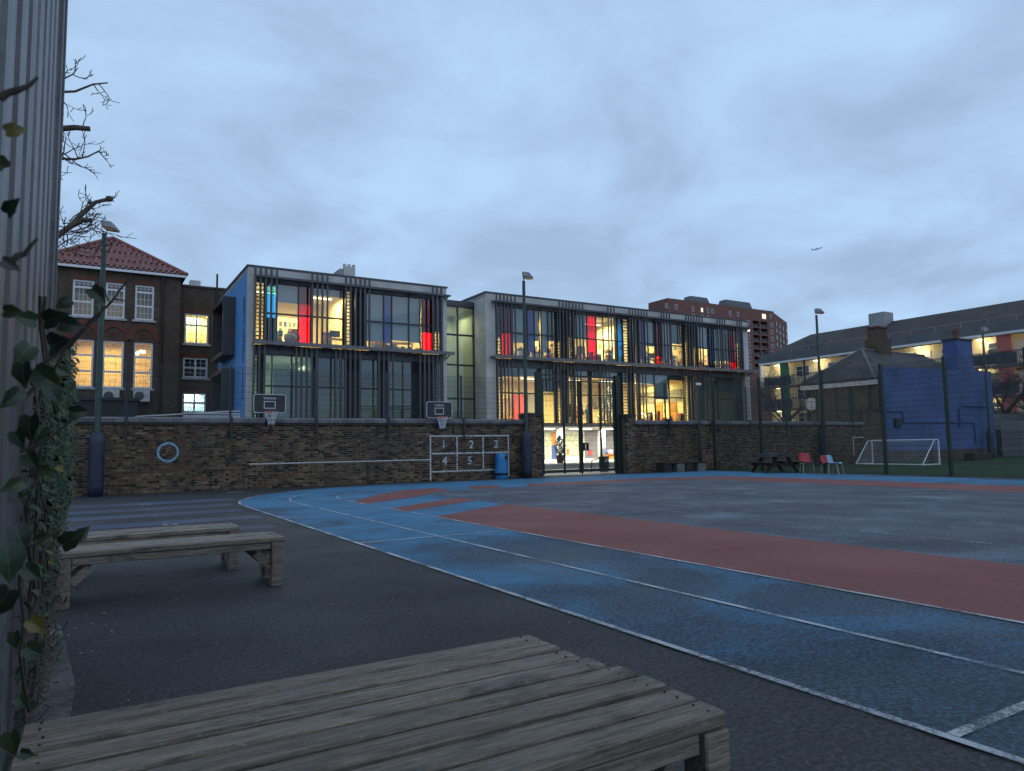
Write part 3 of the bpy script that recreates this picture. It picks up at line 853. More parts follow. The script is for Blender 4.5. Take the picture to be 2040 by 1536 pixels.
def hoop(label, x0, x1, z0, z1, bright):
    cx = (x0 + x1) / 2; w = x1 - x0; h = z1 - z0
    t = thing('basketball_hoop', label, 'basketball hoop', (cx, WY - 0.16, z0), group='basketball hoops on the long wall')
    rad = 0.07
    poly = []
    for sx, sz, a0 in ((1, 1, 0), (-1, 1, 90), (-1, -1, 180), (1, -1, 270)):
        for k in range(4):
            a = math.radians(a0 + 30 * k); poly.append((sx * (w / 2 - rad) + rad * math.cos(a), h / 2 + sz * (h / 2 - rad) + rad * math.sin(a)))
    bd = MB().extr(poly, 1, -0.02, 0.02).build('backboard', 'hoop_black', t, True)
    rim = MB()
    for i in range(len(poly)):
        a, c = poly[i], poly[(i + 1) % len(poly)]; rim.bar((a[0], -0.024, a[1]), (c[0], -0.024, c[1]), 0.022, 0.02)
    rim.build('border', 'white_trim', bd, True)
    q = MB()
    for a in ((-0.19, 0.19, 0.13, 0.155), (-0.19, 0.19, 0.355, 0.38), (-0.19, -0.165, 0.155, 0.355), (0.165, 0.19, 0.155, 0.355)): q.box(a[0], a[1], -0.027, -0.021, a[2], a[3])
    q.build('target_square', 'white_trim', bd, True)
    text_mesh('lettering', 'TARMAK', 0.095, 'white_trim', bd, Matrix.Translation((0, -0.0245, h * 0.78)) @ Matrix.Rotation(PI / 2, 4, 'X'), 1.1, True)
    rg = MB(); n = 18; r = 0.215; cy = -0.27
    rg.tube([(r * math.cos(2 * PI * k / n), cy + r * math.sin(2 * PI * k / n), 0.03) for k in range(n + 1)], 0.012, 6, False)
    rg.box(-0.08, 0.08, -0.07, -0.02, -0.03, 0.06)
    ro = rg.build('rim', 'hoop_red', t, True)
    nt_ = MB(); lev = [(0.205, 0.02), (0.165, -0.13), (0.12, -0.26), (0.095, -0.40)]; n = 12
    for i in range(3):
        (ra, za_), (rb, zb) = lev[i], lev[i + 1]
        for k in range(n):
            for dk in (-0.5, 0.5):
                a = 2 * PI * (k + 0.5 * i) / n; c = 2 * PI * (k + 0.5 * i + dk) / n
                nt_.bar((ra * math.cos(a), cy + ra * math.sin(a), za_), (rb * math.cos(c), cy + rb * math.sin(c), zb + random.uniform(-0.02, 0.02)), 0.011)
    nt_.build('net', 'net_white', ro, True)
    MB().box(-0.2, 0.2, 0.02, 0.16, 0.08, 0.18).box(-0.12, 0.12, 0.02, 0.12, -0.35, -0.28).box(-0.05, 0.05, 0.02, 0.06, -0.3, 0.1).build('wall_bracket', 'black', t, True)
    return t
hoop('black basketball backboard with hoop at the left, in front of the glass facade', 4.74, 5.76, 2.50, 3.10, 1)
hoop('black basketball backboard with hoop above the painted number grid', 10.93, 11.97, 2.37, 2.97, 0)

# ================================================================== FURNITURE OF THE PLAYGROUND
# litter bin
p = gp(991, 953)
t = thing('litter_bin', 'bright blue round litter bin against the painted number grid', 'bin', (14.05, 24.2, 0))
MB().lathe((0, 0, 0), [(0.25, 0.0), (0.26, 0.02), (0.265, 0.115), (0.265, 0.12), (0.24, 0.125), (0.24, 0.21), (0.268, 0.215), (0.262, 0.25), (0.235, 0.8), (0.225, 0.93), (0.18, 0.985), (0.0, 1.0)], 28).build('body', 'bin_blue', t, True, True)
MB().lathe((0, 0, 0), [(0.243, 0.128), (0.243, 0.207)], 24).build('black_band', 'black', t, True, True)
m = MB()
for k in range(5):
    a0, a1 = math.radians(-83 + k * 9), math.radians(-83 + (k + 1) * 9)
    m.quad((0.238 * math.cos(a0), 0.238 * math.sin(a0), 0.74), (0.238 * math.cos(a1), 0.238 * math.sin(a1), 0.74), (0.232 * math.cos(a1), 0.232 * math.sin(a1), 0.9), (0.232 * math.cos(a0), 0.232 * math.sin(a0), 0.9))
m.build('opening', 'black', t, True)

# timber benches: planks, aprons, leg frames, braces
PL, PW = 1.80, 0.55
_pm = [MB().box(-PL / 2, PL / 2, -0.0548, 0.0548, -0.024, 0.024).mesh('plank', 'timber', bevel=0.008)]
_pm.append(MB().lathe((0, 0, -0.004), [(0.004, 0), (0.004, 0.0045)], 8).mesh('screw', 'timber_dark'))
def bench(label, x1, y0, n_pl=4, L=PL, group='weathered timber benches on the left of the playground', z=0.45):
    t = thing('timber_bench', label, 'bench', (x1 - L / 2, y0 + PW / 2, 0), group=group)
    for k in range(n_pl):
        o = link('plank', _pm[0], t, True)
        o.location = (random.uniform(-0.012, 0.012), -PW / 2 + PW / n_pl * (k + 0.5), z - 0.026 + random.uniform(-0.003, 0.003))
        o.rotation_euler = (random.uniform(-0.01, 0.01), random.uniform(-0.002, 0.002), random.uniform(-0.003, 0.003))
        for e in (-1, 1):
            for dy in (-0.03, 0.03):
                sc_ = link('screw', _pm[1], t, True); sc_.location = (e * (L / 2 - 0.06) + random.uniform(-0.006, 0.006), o.location.y + dy, z - 0.0012 + 0.002)
    for s in (-1, 1):
        MB().box(-L / 2 + 0.115, L / 2 - 0.115, s * (PW / 2 - 0.045) - 0.02, s * (PW / 2 - 0.045) + 0.02, z - 0.112, z - 0.054).build('apron', 'timber', t, True, bevel=0.004)
        for e in (-1, 1):
            MB().box(e * (L / 2 - 0.06) - 0.05, e * (L / 2 - 0.06) + 0.05, s * (PW / 2 - 0.055) - 0.05, s * (PW / 2 - 0.055) + 0.05, 0, z - 0.053).build('leg', 'timber', t, True, bevel=0.006)
            m = MB(); m.bar((e * (L / 2 - 0.115), s * (PW / 2 - 0.07), z - 0.26), (e * (L / 2 - 0.24), s * (PW / 2 - 0.07), z - 0.145), 0.03, 0.07); m.build('brace', 'timber', t, True)
    for e in (-1, 1):
        MB().box(e * (L / 2 - 0.06) - 0.025, e * (L / 2 - 0.06) + 0.025, -PW / 2 + 0.106, PW / 2 - 0.106, 0.06, 0.13).box(e * (L / 2 - 0.06) - 0.045, e * (L / 2 - 0.06) + 0.045, -PW / 2 + 0.106, PW / 2 - 0.106, z - 0.15, z - 0.054).build('leg_rail', 'timber', t, True)
    return t
bench('weathered timber bench, nearest one along the bottom edge', 1.695, 1.555)
bench('weathered timber bench, pushed against the back of the nearest one', 1.66, 2.11)
bench('weathered timber bench with a free-standing square leg, nearer of the distant pair', 1.63, 6.86)
bench('weathered timber bench, farther of the distant pair by the ivy', 1.45, 8.05)
# low benches against the right wall
def box_bench(label, x0, x1, y0, y1, z):
    t = thing('slab_bench', label, 'bench', ((x0 + x1) / 2, y0, 0), group='low slab benches against the right wall')
    MB().box(x0, x1, y0, y1, z - 0.06, z).build('seat', 'timber_dark', t, bevel=0.01)
    for a in (x0 + 0.02, x1 - 0.5): MB().box(a, a + 0.46, y0 + 0.02, y1 - 0.02, 0, z - 0.062).build('leg', 'block_grey' if a > x0 + 0.1 else 'timber_dark', t, bevel=0.01)
box_bench('low bench with pale block legs nearest the right gate pier', 21.75, 23.05, 23.3, 23.85, 0.44)
box_bench('low bench with pale block legs beside the camera pole', 23.12, 24.4, 23.35, 23.85, 0.43)

# picnic table
c0 = (24.75, 19.9)
t = thing('picnic_table', 'dark A-frame picnic table with a covered top by the mesh fence', 'picnic table', (c0[0], c0[1], 0), math.radians(70))
for k in range(4):
    MB().box(-0.8, 0.8, -0.34 + k * 0.17, -0.19 + k * 0.17, 0.70, 0.74).build('plank', 'timber_dark', t, True, bevel=0.005)
for s in (-1, 1):
    MB().box(-0.8, 0.8, s * 0.66 - 0.12, s * 0.66 + 0.12, 0.40, 0.44).build('seat', 'timber_dark', t, True, bevel=0.005)
    for e in (-0.55, 0.55):
        m = MB(); m.bar((e, s * 0.72, 0.0), (e, s * 0.2, 0.70), 0.05, 0.12); m.build('leg', 'timber_dark', t, True)
for e in (-0.55, 0.55): MB().box(e - 0.05, e - 0.026, -0.76, 0.76, 0.31, 0.398).build('cross_beam', 'timber_dark', t, True)
cv = MB()
N = 14
for i in range(N + 1):
    for j in range(9):
        u, w2 = i / N, j / 8
        z = 0.755 + 0.10 * math.sin(u * 9 + w2 * 3) * math.sin(w2 * PI) * 0.6 + 0.05 * rnd()
        if j in (0, 8) or i in (0, N): z = 0.60 + 0.06 * rnd()
        cv.v.append((-0.86 + 1.72 * u, -0.40 + 0.80 * w2, z))
for i in range(N):
    for j in range(8): cv.f.append((i * 9 + j, (i + 1) * 9 + j, (i + 1) * 9 + j + 1, i * 9 + j + 1))
tag(cv.build('table_cover', 'canvas', None, smooth=True), 'crumpled dark cover thrown over the picnic table', 'table cover')
bpy.data.objects['table_cover'].location = (c0[0], c0[1], 0.0); bpy.data.objects['table_cover'].rotation_euler = (0, 0, math.radians(70))

# stackable chairs
def chair(label, loc, rz, mat, h=0.72):
    t = thing('plastic_chair', label, 'chair', (*loc, 0), rz, group='plastic chairs by the mesh fence')
    sh = MB(); k = h / 0.76
    prof = [(-0.20, 0.43), (-0.17, 0.445), (0.0, 0.43), (0.16, 0.43), (0.21, 0.47), (0.235, 0.56), (0.26, 0.66), (0.275, 0.74), (0.28, 0.77)]
    n = 8
    for px_, pz in prof:
        for j in range(n + 1):
            a = (j / n - 0.5) * 2
            wd = 0.21 * (1 - 0.18 * max(0, (pz - 0.68) / 0.1))
            back = px_ > 0.18
            sh.v.append((px_ - (0.05 * a * a if back else 0), a * wd, (pz + (0 if back else 0.03 * a * a)) * k))
    for i in range(len(prof) - 1):
        for j in range(n): sh.f.append((i * (n + 1) + j, (i + 1) * (n + 1) + j, (i + 1) * (n + 1) + j + 1, i * (n + 1) + j + 1))
    o = sh.build('seat_shell', mat, t, True, True)
    md = o.modifiers.new('thick', 'SOLIDIFY'); md.thickness = 0.012; md.offset = 0
    for sx, sy in ((-1, -1), (-1, 1), (1, -1), (1, 1)):
        MB().tube([(sx * 0.12, sy * 0.15, 0.42 * k), (sx * 0.17, sy * 0.19, 0.38 * k), (sx * 0.22, sy * 0.21, 0.0)], 0.013, 6).build('leg', 'chair_leg', t, True)
    return t
chair('red plastic chair, the left one of the three by the fence', (24.75, 18.35), math.radians(55), 'chair_red', 0.80)
chair('red plastic chair, lower and half hidden behind the pale blue one', (25.02, 17.55), math.radians(80), 'chair_red', 0.70)
chair('pale blue plastic chair at the right end of the row', (24.55, 16.95), math.radians(100), 'chair_blue', 0.72)

# football goal
gx, gy0, gy1, gh = 36.6, 19.5, 23.0, 1.25
t = thing('football_goal', 'small white football goal with net standing on the turf', 'goal', (gx, (gy0 + gy1) / 2, 0))
for y in (gy0, gy1): MB().tube([(gx, y, 0), (gx, y, gh)], 0.04, 8).build('goal_post', 'white_clean', t)
MB().tube([(gx, gy0, gh), (gx, gy1, gh)], 0.04, 8).build('crossbar', 'white_clean', t)
bx = gx - 1.5
for y in (gy0, gy1):
    MB().tube([(gx, y, gh), (gx - 0.35, y, gh), (bx, y, 0.06)], 0.028, 6).build('stay', 'white_clean', t)
    MB().tube([(gx, y, 0.04), (bx, y, 0.04)], 0.03, 6).build('ground_bar', 'white_clean', t)
MB().tube([(bx, gy0, 0.05), (bx, gy1, 0.05)], 0.03, 6).build('ground_bar', 'white_clean', t)
nm = MB()
def net_pt(u, v):      # u along width, v from top front round to the ground at the back
    y = gy0 + (gy1 - gy0) * u
    x, z = (gx - 0.35 * v / 0.25, gh) if v < 0.25 else (gx - 0.35 - 1.15 * (v - 0.25) / 0.75, gh * (1 - (v - 0.25) / 0.75) + 0.05)
    return (x - 0.12 * math.sin(v * PI) * math.sin(u * PI), y, z - 0.16 * math.sin(PI * min(1, v)) * math.sin(u * PI) * 0.6)
for i in range(31): 
    for j in range(14): nm.bar(net_pt(i / 30, j / 14), net_pt(i / 30, (j + 1) / 14), 0.009)
for j in range(15):
    for i in range(30): nm.bar(net_pt(i / 30, j / 14), net_pt((i + 1) / 30, j / 14), 0.009)
for y in (gy0, gy1):
    for k in range(1, 11):
        x = gx - 1.5 * k / 11; zt = gh if x > gx - 0.35 else gh * (1 - (gx - 0.35 - x) / 1.15) + 0.05
        nm.bar((x, y, 0.05), (x, y, zt), 0.008)
    for k in range(1, 10):
        z = gh * k / 10; xe = gx - 0.35 - 1.15 * (1 - z / gh); nm.bar((gx, y, z), (xe, y, z), 0.008)
nm.build('net', 'net_grey', t)

# ================================================================== MODERN SCHOOL BUILDING
SY = 36.0
ROOF, LEDGE, BOT = 10.35, 6.44, 2.62
def fx(px, row=640, Y=SY): return float(yp(px, row, Y)[0])
school = thing('school_building', 'modern glass school block with grey vertical fins and blue end wall', 'building', (22, SY, 0))
B1 = (6.63, fx(888)); B2 = (fx(965.4, 600), fx(1487, 660)); LINKY = 37.35
def part(name, mat, *boxes, parent=None, bevel=0.0):
    m = MB()
    for q in boxes: m.box(*q)
    return m.build(name, mat, parent or school, bevel=bevel)
# shells
for (x0, x1), yb in ((B1, 44.6), (B2, 48.0)):
    part('roof_slab', 'concrete', (x0, x1, SY - 0.1, yb, 10.05, 10.27))
    part('roof_trim', 'roof_trim', (x0 - 0.06, x1 + 0.06, SY - 0.17, yb + 0.1, 10.275, 10.36))
    part('floor_slab', 'concrete', (x0 + 0.3, x1 - 0.3, SY + 0.13, yb - 0.25, 6.08, 6.40))
    part('parapet', 'concrete_light', (x0 + 0.012, x1 - 0.012, SY - 0.12, SY + 0.1, 9.86, 10.048))
    part('parapet', 'concrete_light', (x0 + 0.004, x1 - 0.004, SY - 0.125, SY - 0.102, 10.05, 10.26))
    part('head_beam', 'ledge_grey', (x0 + 0.3, x1 - 0.2, SY - 0.09, SY + 0.12, 9.58, 9.858))
    part('spandrel', 'fin_grey', (x0 + 0.02, x1 - 0.02, SY - 0.09, SY + 0.12, 5.98, 6.44))
    part('bottom_beam', 'ledge_grey', (x0 + 0.02, x1 - 0.02, SY - 0.09, SY + 0.2, 2.43, BOT))
    part('floor_slab', 'concrete', (x0 + 0.3, x1 - 0.3, SY + 0.21, yb - 0.25, 2.43, 2.6))
    # maintenance ledge and the shelf below the parapet
    part('ledge', 'ledge_grey', (x0 + 0.25, x1 + 0.2, SY - 0.72, SY - 0.11, 6.45, 6.53), (x0 + 0.25, x1 + 0.2, SY - 0.74, SY - 0.721, 6.38, 6.56))
    part('shelf', 'fin_grey', (x0 + 0.35, x1 + 0.06, SY - 0.55, SY - 0.126, 9.74, 9.78), (x0 + 0.35, x1 + 0.06, SY - 0.57, SY - 0.551, 9.70, 9.81))
    k = x0 + 1.5
    while k < x1:
        m = MB(); m.bar((k, SY - 0.54, 9.73), (k, SY - 0.13, 9.6), 0.04, 0.06); m.build('shelf_bracket', 'fin_grey', school)
        m = MB(); m.bar((k, SY - 0.7, 6.44), (k, SY - 0.11, 6.2), 0.04, 0.06); m.build('shelf_bracket', 'fin_grey', school); k += 2.3
    part('back_wall', 'concrete', (x0 + 0.3, x1 - 0.3, yb - 0.2, yb, 2.6, 10.05))
# end and side walls, concrete strips
part('end_wall', 'render_blue', (B1[0], B1[0] + 0.28, SY + 0.06, 44.6, 0.0, 10.045))
part('concrete_strip', 'concrete_light', (B1[0], fx(504), SY - 0.1, SY + 0.05, 0.0, 10.045))
part('concrete_strip', 'concrete_light', (fx(881), B1[1], SY - 0.1, SY + 0.3, 0.0, 10.045))
part('side_wall', 'concrete', (B1[1] - 0.25, B1[1], SY + 0.31, 44.4, 0.0, 10.045))
part('concrete_strip', 'concrete_light', (B2[0], fx(985), SY - 0.1, SY + 0.3, 0.0, 10.045))
part('side_wall', 'concrete_light', (B2[0], B2[0] + 0.25, SY + 0.31, 47.8, 0.0, 10.045))
part('concrete_strip', 'concrete_light', (fx(1477), B2[1], SY - 0.1, SY + 0.3, 2.65, 10.045))
part('side_wall', 'concrete', (B2[1] - 0.25, B2[1], SY + 0.31, 47.8, 0.0, 10.045))
# lettering down the blue wall (runs downwards, as on the building)
def blue_text(txt, zc, length):
    o = text_mesh('lettering', txt, 0.5, 'letter_blue', school, Matrix())
    w = o.dimensions.x if o.dimensions.x else max(v.co.x for v in o.data.vertices) - min(v.co.x for v in o.data.vertices)
    o.data.transform(Matrix(((0, 0, -1, B1[0] - 0.01), (0, 1, 0, SY + 0.72), (length / w, 0, 0, zc), (0, 0, 0, 1))))
blue_text('PRIMARY', 6.47, 1.72); blue_text('ACADEMY', 8.22, 1.5)
for k in range(8):      # letters of a third word
    z = 3.75 + k * 0.205
    part('lettering', 'letter_blue', (B1[0] - 0.014, B1[0] - 0.001, SY + 0.58 + 0.05 * (k % 2), SY + 0.86, z, z + 0.11 + 0.04 * (k % 3 == 0)))
# projecting box windows on the blue wall
def bay(ya, yb, za, zb):
    x = B1[0]; d = 0.62; w = MB(); th = 0.22
    w.box(x - d, x - 0.002, ya, ya + th, za, zb).box(x - d, x - 0.002, yb - th, yb, za, zb).box(x - d, x - 0.002, ya + th, yb - th, za, za + th).box(x - d, x - 0.002, ya + th, yb - th, zb - th, zb)
    o = w.build('box_window', 'bay_dark', school)
    MB().box(x - 0.12, x - 0.1, ya + th, yb - th, za + th, zb - th).build('pane', 'far_glass', o)
    MB().box(x - 0.22, x - 0.14, ya + th + 0.02, ya + th + 0.07, za + th + 0.1, zb - th - 0.1).build('light_strip', 'lit_amber', o)
bay(39.1, 42.9, 6.25, 9.35); bay(39.1, 42.9, 3.2, 5.55)

# fins
FINS_U1 = [507.6, 518.5, 529, 540, 551, 621.7, 632, 642, 652, 689, 698.5, 708.5, 718, 727, 736, 862.5, 870.7, 879.5]
FINS_L1 = [504.8, 516, 526.5, 590, 599.8, 610, 620.4, 630.4, 669, 677.8, 688, 697.8, 707.4, 717.2, 755, 764.6, 773.8, 783.2, 837, 846, 854.7, 863, 871.5, 879]
FINS_U2 = [989.9, 997.5, 1005, 1012, 1019, 1026.9, 1115.6, 1122.5, 1129.2, 1135.4, 1142.3, 1148.7, 1155.3, 1161.6, 1212.2, 1218.4, 1224.4,
           1254.9, 1261, 1267, 1273, 1278.8, 1284.5, 1290, 1318.7, 1323.6, 1329.3, 1334.7, 1367.5, 1372.7, 1378, 1383.3, 1388.7, 1394, 1399.3, 1429.9, 1434.8, 1439.6, 1444.5, 1469.3, 1473.3, 1477.4]
FINS_L2 = [992, 999, 1006.7, 1013.8, 1021, 1104.3, 1111, 1117.9, 1124.5, 1131.4, 1138, 1144.6, 1151, 1157.7, 1196.3, 1202.7, 1208.8, 1214.8,
           1250.3, 1256.9, 1263.4, 1269, 1274.8, 1281.3, 1287, 1365, 1370.8, 1376.5, 1382.2, 1387.4, 1392.8, 1397.6, 1403.3, 1408, 1413.6, 1418.8, 1463.6, 1468, 1473]
FY = SY - 0.45
_fin = {}
def fins(lst, row, z0, z1, w):
    if z0 not in _fin: _fin[z0] = MB().box(-0.5, 0.5, -0.035, 0.035, z0, z1).mesh('fin', 'fin_grey')
    for p in lst:
        o = link('fin', _fin[z0], school); o.location = (fx(p, row, FY), FY, 0); o.scale = (w, 1, 1)
fins(FINS_U1, 620, 6.54, 10.24, 0.095); fins(FINS_U2, 660, 6.54, 10.24, 0.068)
fins(FINS_L1, 760, 2.5, 6.37, 0.095); fins(FINS_L2, 780, 2.5, 6.37, 0.068)

# glazing: (px from, px to, kind, blind drop as a fraction of the height)
G_U1 = [(504, 509, 'd', 0), (509, 517, 's', 0), (517, 520, 'd', 0), (520, 525, 's', 0), (525, 530, 'd', 0), (530, 551, 'k', 0.05), (551, 594, 'c', 0.30), (594, 619, 'r', 0.30),
        (619, 622, 'd', 0), (622, 683, 'c', 0.13), (683, 688, 'd', 0), (688, 699, 's', 0), (699, 729, 'd', 0), (729, 764, 'c', 0.84), (764, 780, 'm', 0.86), (780, 814, 'c', 0.80),
        (814, 837, 'c', 0.82), (837, 840, 'c', 0), (840, 861, 'r', 0.62), (861, 864, 'd', 0), (864, 876, 's', 0.6), (876, 881, 'd', 0)]
G_L1 = [(504, 505, 'd', 0), (505, 512, 's', 0), (512, 527, 'd', 0), (527, 541, 'c', 0), (541, 580, 'c', 0), (580, 620, 'c', 0), (620, 632, 'd', 0), (632, 669, 'c', -0.25), (669, 688, 'c', -0.25),
        (688, 718, 'd', 0), (718, 755, 'c', -0.25), (755, 774, 'd', 0), (774, 802, 'c', 0), (802, 820, 'c', -0.2), (820, 862, 'd', 0), (862, 880, 's', 0), (880, 881, 'd', 0)]
G_U2 = [(985, 989, 'd', 0), (989, 998, 's', 0.6), (998, 1018, 'r', 0.5), (1018, 1020, 'd', 0), (1020, 1050, 'c', 0.68), (1050, 1064, 'm', 0.85), (1064, 1074, 'c', 0.62), (1074, 1078, 'c', 0), (1078, 1091, 'c', 0.82),
        (1091, 1105, 'c', -0.6), (1105, 1109, 'd', 0), (1109, 1117, 's', 0.6), (1117, 1131, 'd', 0), (1131, 1139, 's', 0.5), (1139, 1143, 'd', 0), (1143, 1169, 'c', 0.5), (1169, 1187, 'r', 0), (1187, 1201, 'c', 0.02),
        (1201, 1227, 'c', 0), (1227, 1229, 'd', 0), (1229, 1240, 'u', 0.1), (1240, 1250, 's', 0), (1250, 1263, 'd', 0), (1263, 1269, 's', 0.55), (1269, 1272, 'd', 0), (1272, 1283, 'm', 0.85), (1283, 1304, 'c', 0.55),
        (1304, 1315, 'r', 0.76), (1315, 1336, 'c', 0.8), (1336, 1358, 'c', -0.45), (1358, 1362, 'd', 0), (1362, 1368, 's', 0.4), (1368, 1379, 'd', 0), (1379, 1386, 's', 0.5), (1386, 1389, 'd', 0),
        (1389, 1409, 'c', 0.5), (1409, 1420, 'u', -0.9), (1420, 1436, 'c', 0.78), (1436, 1450, 'c', -0.76), (1450, 1465, 'r', 0.78), (1465, 1474, 's', 0.3), (1474, 1477, 'd', 0)]
G_L2 = [(985, 990, 'd', 0), (990, 998, 's', 0.2), (998, 1000, 'd', 0), (1000, 1034, 'c', -0.17), (1034, 1071, 'c', -0.15), (1071, 1078, 'd', 0), (1078, 1105, 'c', -0.42), (1105, 1109, 'd', 0), (1109, 1117, 's', 0.35),
        (1117, 1132, 'd', 0), (1132, 1142, 's', 0.1), (1142, 1146, 'd', 0), (1146, 1172, 'c', 0.15), (1172, 1178, 'd', 0), (1178, 1209, 'c', -0.1), (1209, 1232, 'c', 0.18), (1232, 1240, 'd', 0), (1240, 1252, 's', 0.2),
        (1252, 1263, 'd', 0), (1263, 1272, 's', 0), (1272, 1274, 'd', 0), (1274, 1304, 'c', 0.2), (1304, 1333, 'c', 0.5), (1333, 1362, 'c', -0.1), (1362, 1372, 's', 0), (1372, 1382, 'd', 0), (1382, 1393, 's', 0), (1393, 1400, 'd', 0),
        (1400, 1430, 'c', 0), (1430, 1465, 'c', -0.3), (1465, 1477, 'd', 0)]
GM = {'c': 'glass', 'k': 'glass_cyan', 'r': 'glass_red', 'm': 'glass_mauve', 'u': 'glass_blue', 's': 'glass'}
def glazing(lst, row, z0, z1, ztr):
    fr = MB()
    for a, c, kd, bl in lst:
        x0, x1 = fx(a, row), fx(c, row)
        if kd == 'd':
            MB().box(x0, x1, SY - 0.06, SY + 0.06, z0, z1).build('dark_panel', 'panel_dark', school); continue
        w = min(0.03, (x1 - x0) * 0.12)
        pane = MB().box(x0 + w, x1 - w, SY - 0.012, SY + 0.012, z0 + 0.04, z1 - 0.04).build('slit_window' if kd == 's' else 'window_pane', GM[kd], school)
        f = MB().box(x0, x0 + w, SY - 0.05, SY + 0.05, z0, z1).box(x1 - w, x1, SY - 0.05, SY + 0.05, z0, z1)
        f.box(x0 + w, x1 - w, SY - 0.05, SY + 0.05, z0, z0 + 0.04).box(x0 + w, x1 - w, SY - 0.05, SY + 0.05, z1 - 0.04, z1)
        if kd == 's':
            n = int((z1 - z0) / 0.19)
            for i in range(1, n): f.box(x0 + w, x1 - w, SY - 0.045, SY + 0.045, z0 + (z1 - z0) * i / n - 0.02, z0 + (z1 - z0) * i / n + 0.02)
        else:
            f.box(x0 + w, x1 - w, SY - 0.05, SY + 0.05, ztr - 0.04, ztr + 0.04)
        f.build('frame', 'frame_dark', pane)
        if bl:
            zb = z1 - (z1 - z0) * abs(bl)
            MB().box(x0 + 0.004, x1 - 0.004, SY + 0.10, SY + 0.11, zb, z1).build('roller_blind', 'blind_grey' if bl > 0 else 'blind_dark', pane)
glazing(G_U1, 620, 6.5, 9.58, 8.04); glazing(G_U2, 660, 6.5, 9.58, 8.04)
glazing(G_L1, 770, BOT, 5.98, 4.42); glazing(G_L2, 790, BOT, 5.98, 4.42)
# glazed stair link between the blocks
lx0, lx1 = B1[1] + 0.01, B2[0] - 0.01
part('link_roof', 'roof_trim', (lx0, lx1, LINKY - 0.08, 44, 9.62, 9.95))
xs = [lx0 + (lx1 - lx0) * k for k in (0, 0.16, 0.56, 1.0)]
zs = [2.3, 4.1, 6.1, 7.9, 9.62]
for i in range(3):
    for j in range(4):
        pn = MB().box(xs[i] + 0.05, xs[i + 1] - 0.05, LINKY, LINKY + 0.02, zs[j] + 0.05, zs[j + 1] - 0.05).build('window_pane', 'glass', school)
        f = MB().box(xs[i], xs[i] + 0.05, LINKY - 0.04, LINKY + 0.06, zs[j], zs[j + 1]).box(xs[i + 1] - 0.05, xs[i + 1], LINKY - 0.04, LINKY + 0.06, zs[j], zs[j + 1])
        f.box(xs[i] + 0.05, xs[i + 1] - 0.05, LINKY - 0.04, LINKY + 0.06, zs[j], zs[j] + 0.05).box(xs[i] + 0.05, xs[i + 1] - 0.05, LINKY - 0.04, LINKY + 0.06, zs[j + 1] - 0.05, zs[j + 1])
        f.build('frame', 'frame_dark', pn)

# ---------------------------------------------------------------- rooms
def room(px0, px1, row, z0, z1, depth, mat, power, col, tubes=True, y0=SY + 0.2, xs=None, nl=None):
    x0, x1 = xs or (fx(px0, row), fx(px1, row)); y1 = y0 + depth
    part('room_wall', mat, (x0 + 0.02, x1 - 0.02, y1, y1 + 0.1, z0, z1))
    part('partition', mat, (x0 + 0.01, x0 + 0.08, y0, y1, z0, z1), (x1 - 0.08, x1 - 0.01, y0, y1, z0, z1))
    part('room_ceiling', 'ceiling_white', (x0 + 0.08, x1 - 0.08, y0, y1, z1 - 0.05, z1))
    part('room_floor', 'floor_brown', (x0 + 0.08, x1 - 0.08, y0, y1, z0, z0 + 0.03))
    if power <= 0: return x0, x1, y1
    n = nl or max(1, round((x1 - x0) / 3.2))
    for k in range(n):
        cx = x0 + (x1 - x0) * (k + 0.5) / n; cy = y0 + depth * 0.42
        if tubes:
            o = MB().box(cx - 0.8, cx + 0.8, cy - 0.05, cy + 0.05, z1 - 0.36, z1 - 0.30).build('strip_light', 'tube_light' if col[2] < 0.7 else 'tube_white', school)
        light('room_light', 'AREA', (cx, cy, z1 - 0.38), power * (x1 - x0) * depth / n, col, school, min(1.8, (x1 - x0) / n), 1.2)
    return x0, x1, y1
WARM = (1.0, 0.74, 0.31); GRN = (0.80, 1.0, 0.72); WHT = (1.0, 0.95, 0.80)
PW_ = 20.0
room(504, 706, 620, 6.42, 9.9, 5.5, 'wall_cream', PW_ * 1.15, WARM)
room(706, 881, 640, 6.42, 9.9, 5.5, 'wall_cream', PW_ * 0.85, WARM)
room(504, 625, 770, 2.62, 6.05, 4.5, 'wall_cool', PW_ * 0.28, GRN, False, nl=2)
room(625, 881, 770, 2.62, 6.05, 5.5, 'wall_cool', PW_ * 0.02, GRN, False)
room(985, 1120, 650, 6.42, 9.9, 6, 'wall_cream', PW_ * 0.8, WARM)
room(1120, 1262, 660, 6.42, 9.9, 6, 'wall_cream', PW_ * 1.35, (1.0, 0.81, 0.40))
room(1262, 1374, 670, 6.42, 9.9, 6, 'wall_cream', PW_ * 0.85, WARM)
room(1374, 1477, 680, 6.42, 9.9, 6, 'wall_cream', PW_ * 0.8, WARM)
room(985, 1384, 780, 2.62, 6.05, 8, 'wall_cream', PW_ * 1.75, (1.0, 0.75, 0.29))
room(1384, 1477, 780, 2.62, 6.05, 7, 'wall_cool', PW_ * 0.03, GRN, False)
room(0, 0, 0, 2.3, 9.6, 2.6, 'wall_cool', 9.0, (1.0, 0.90, 0.50), False, LINKY + 0.1, (lx0, lx1), 1)

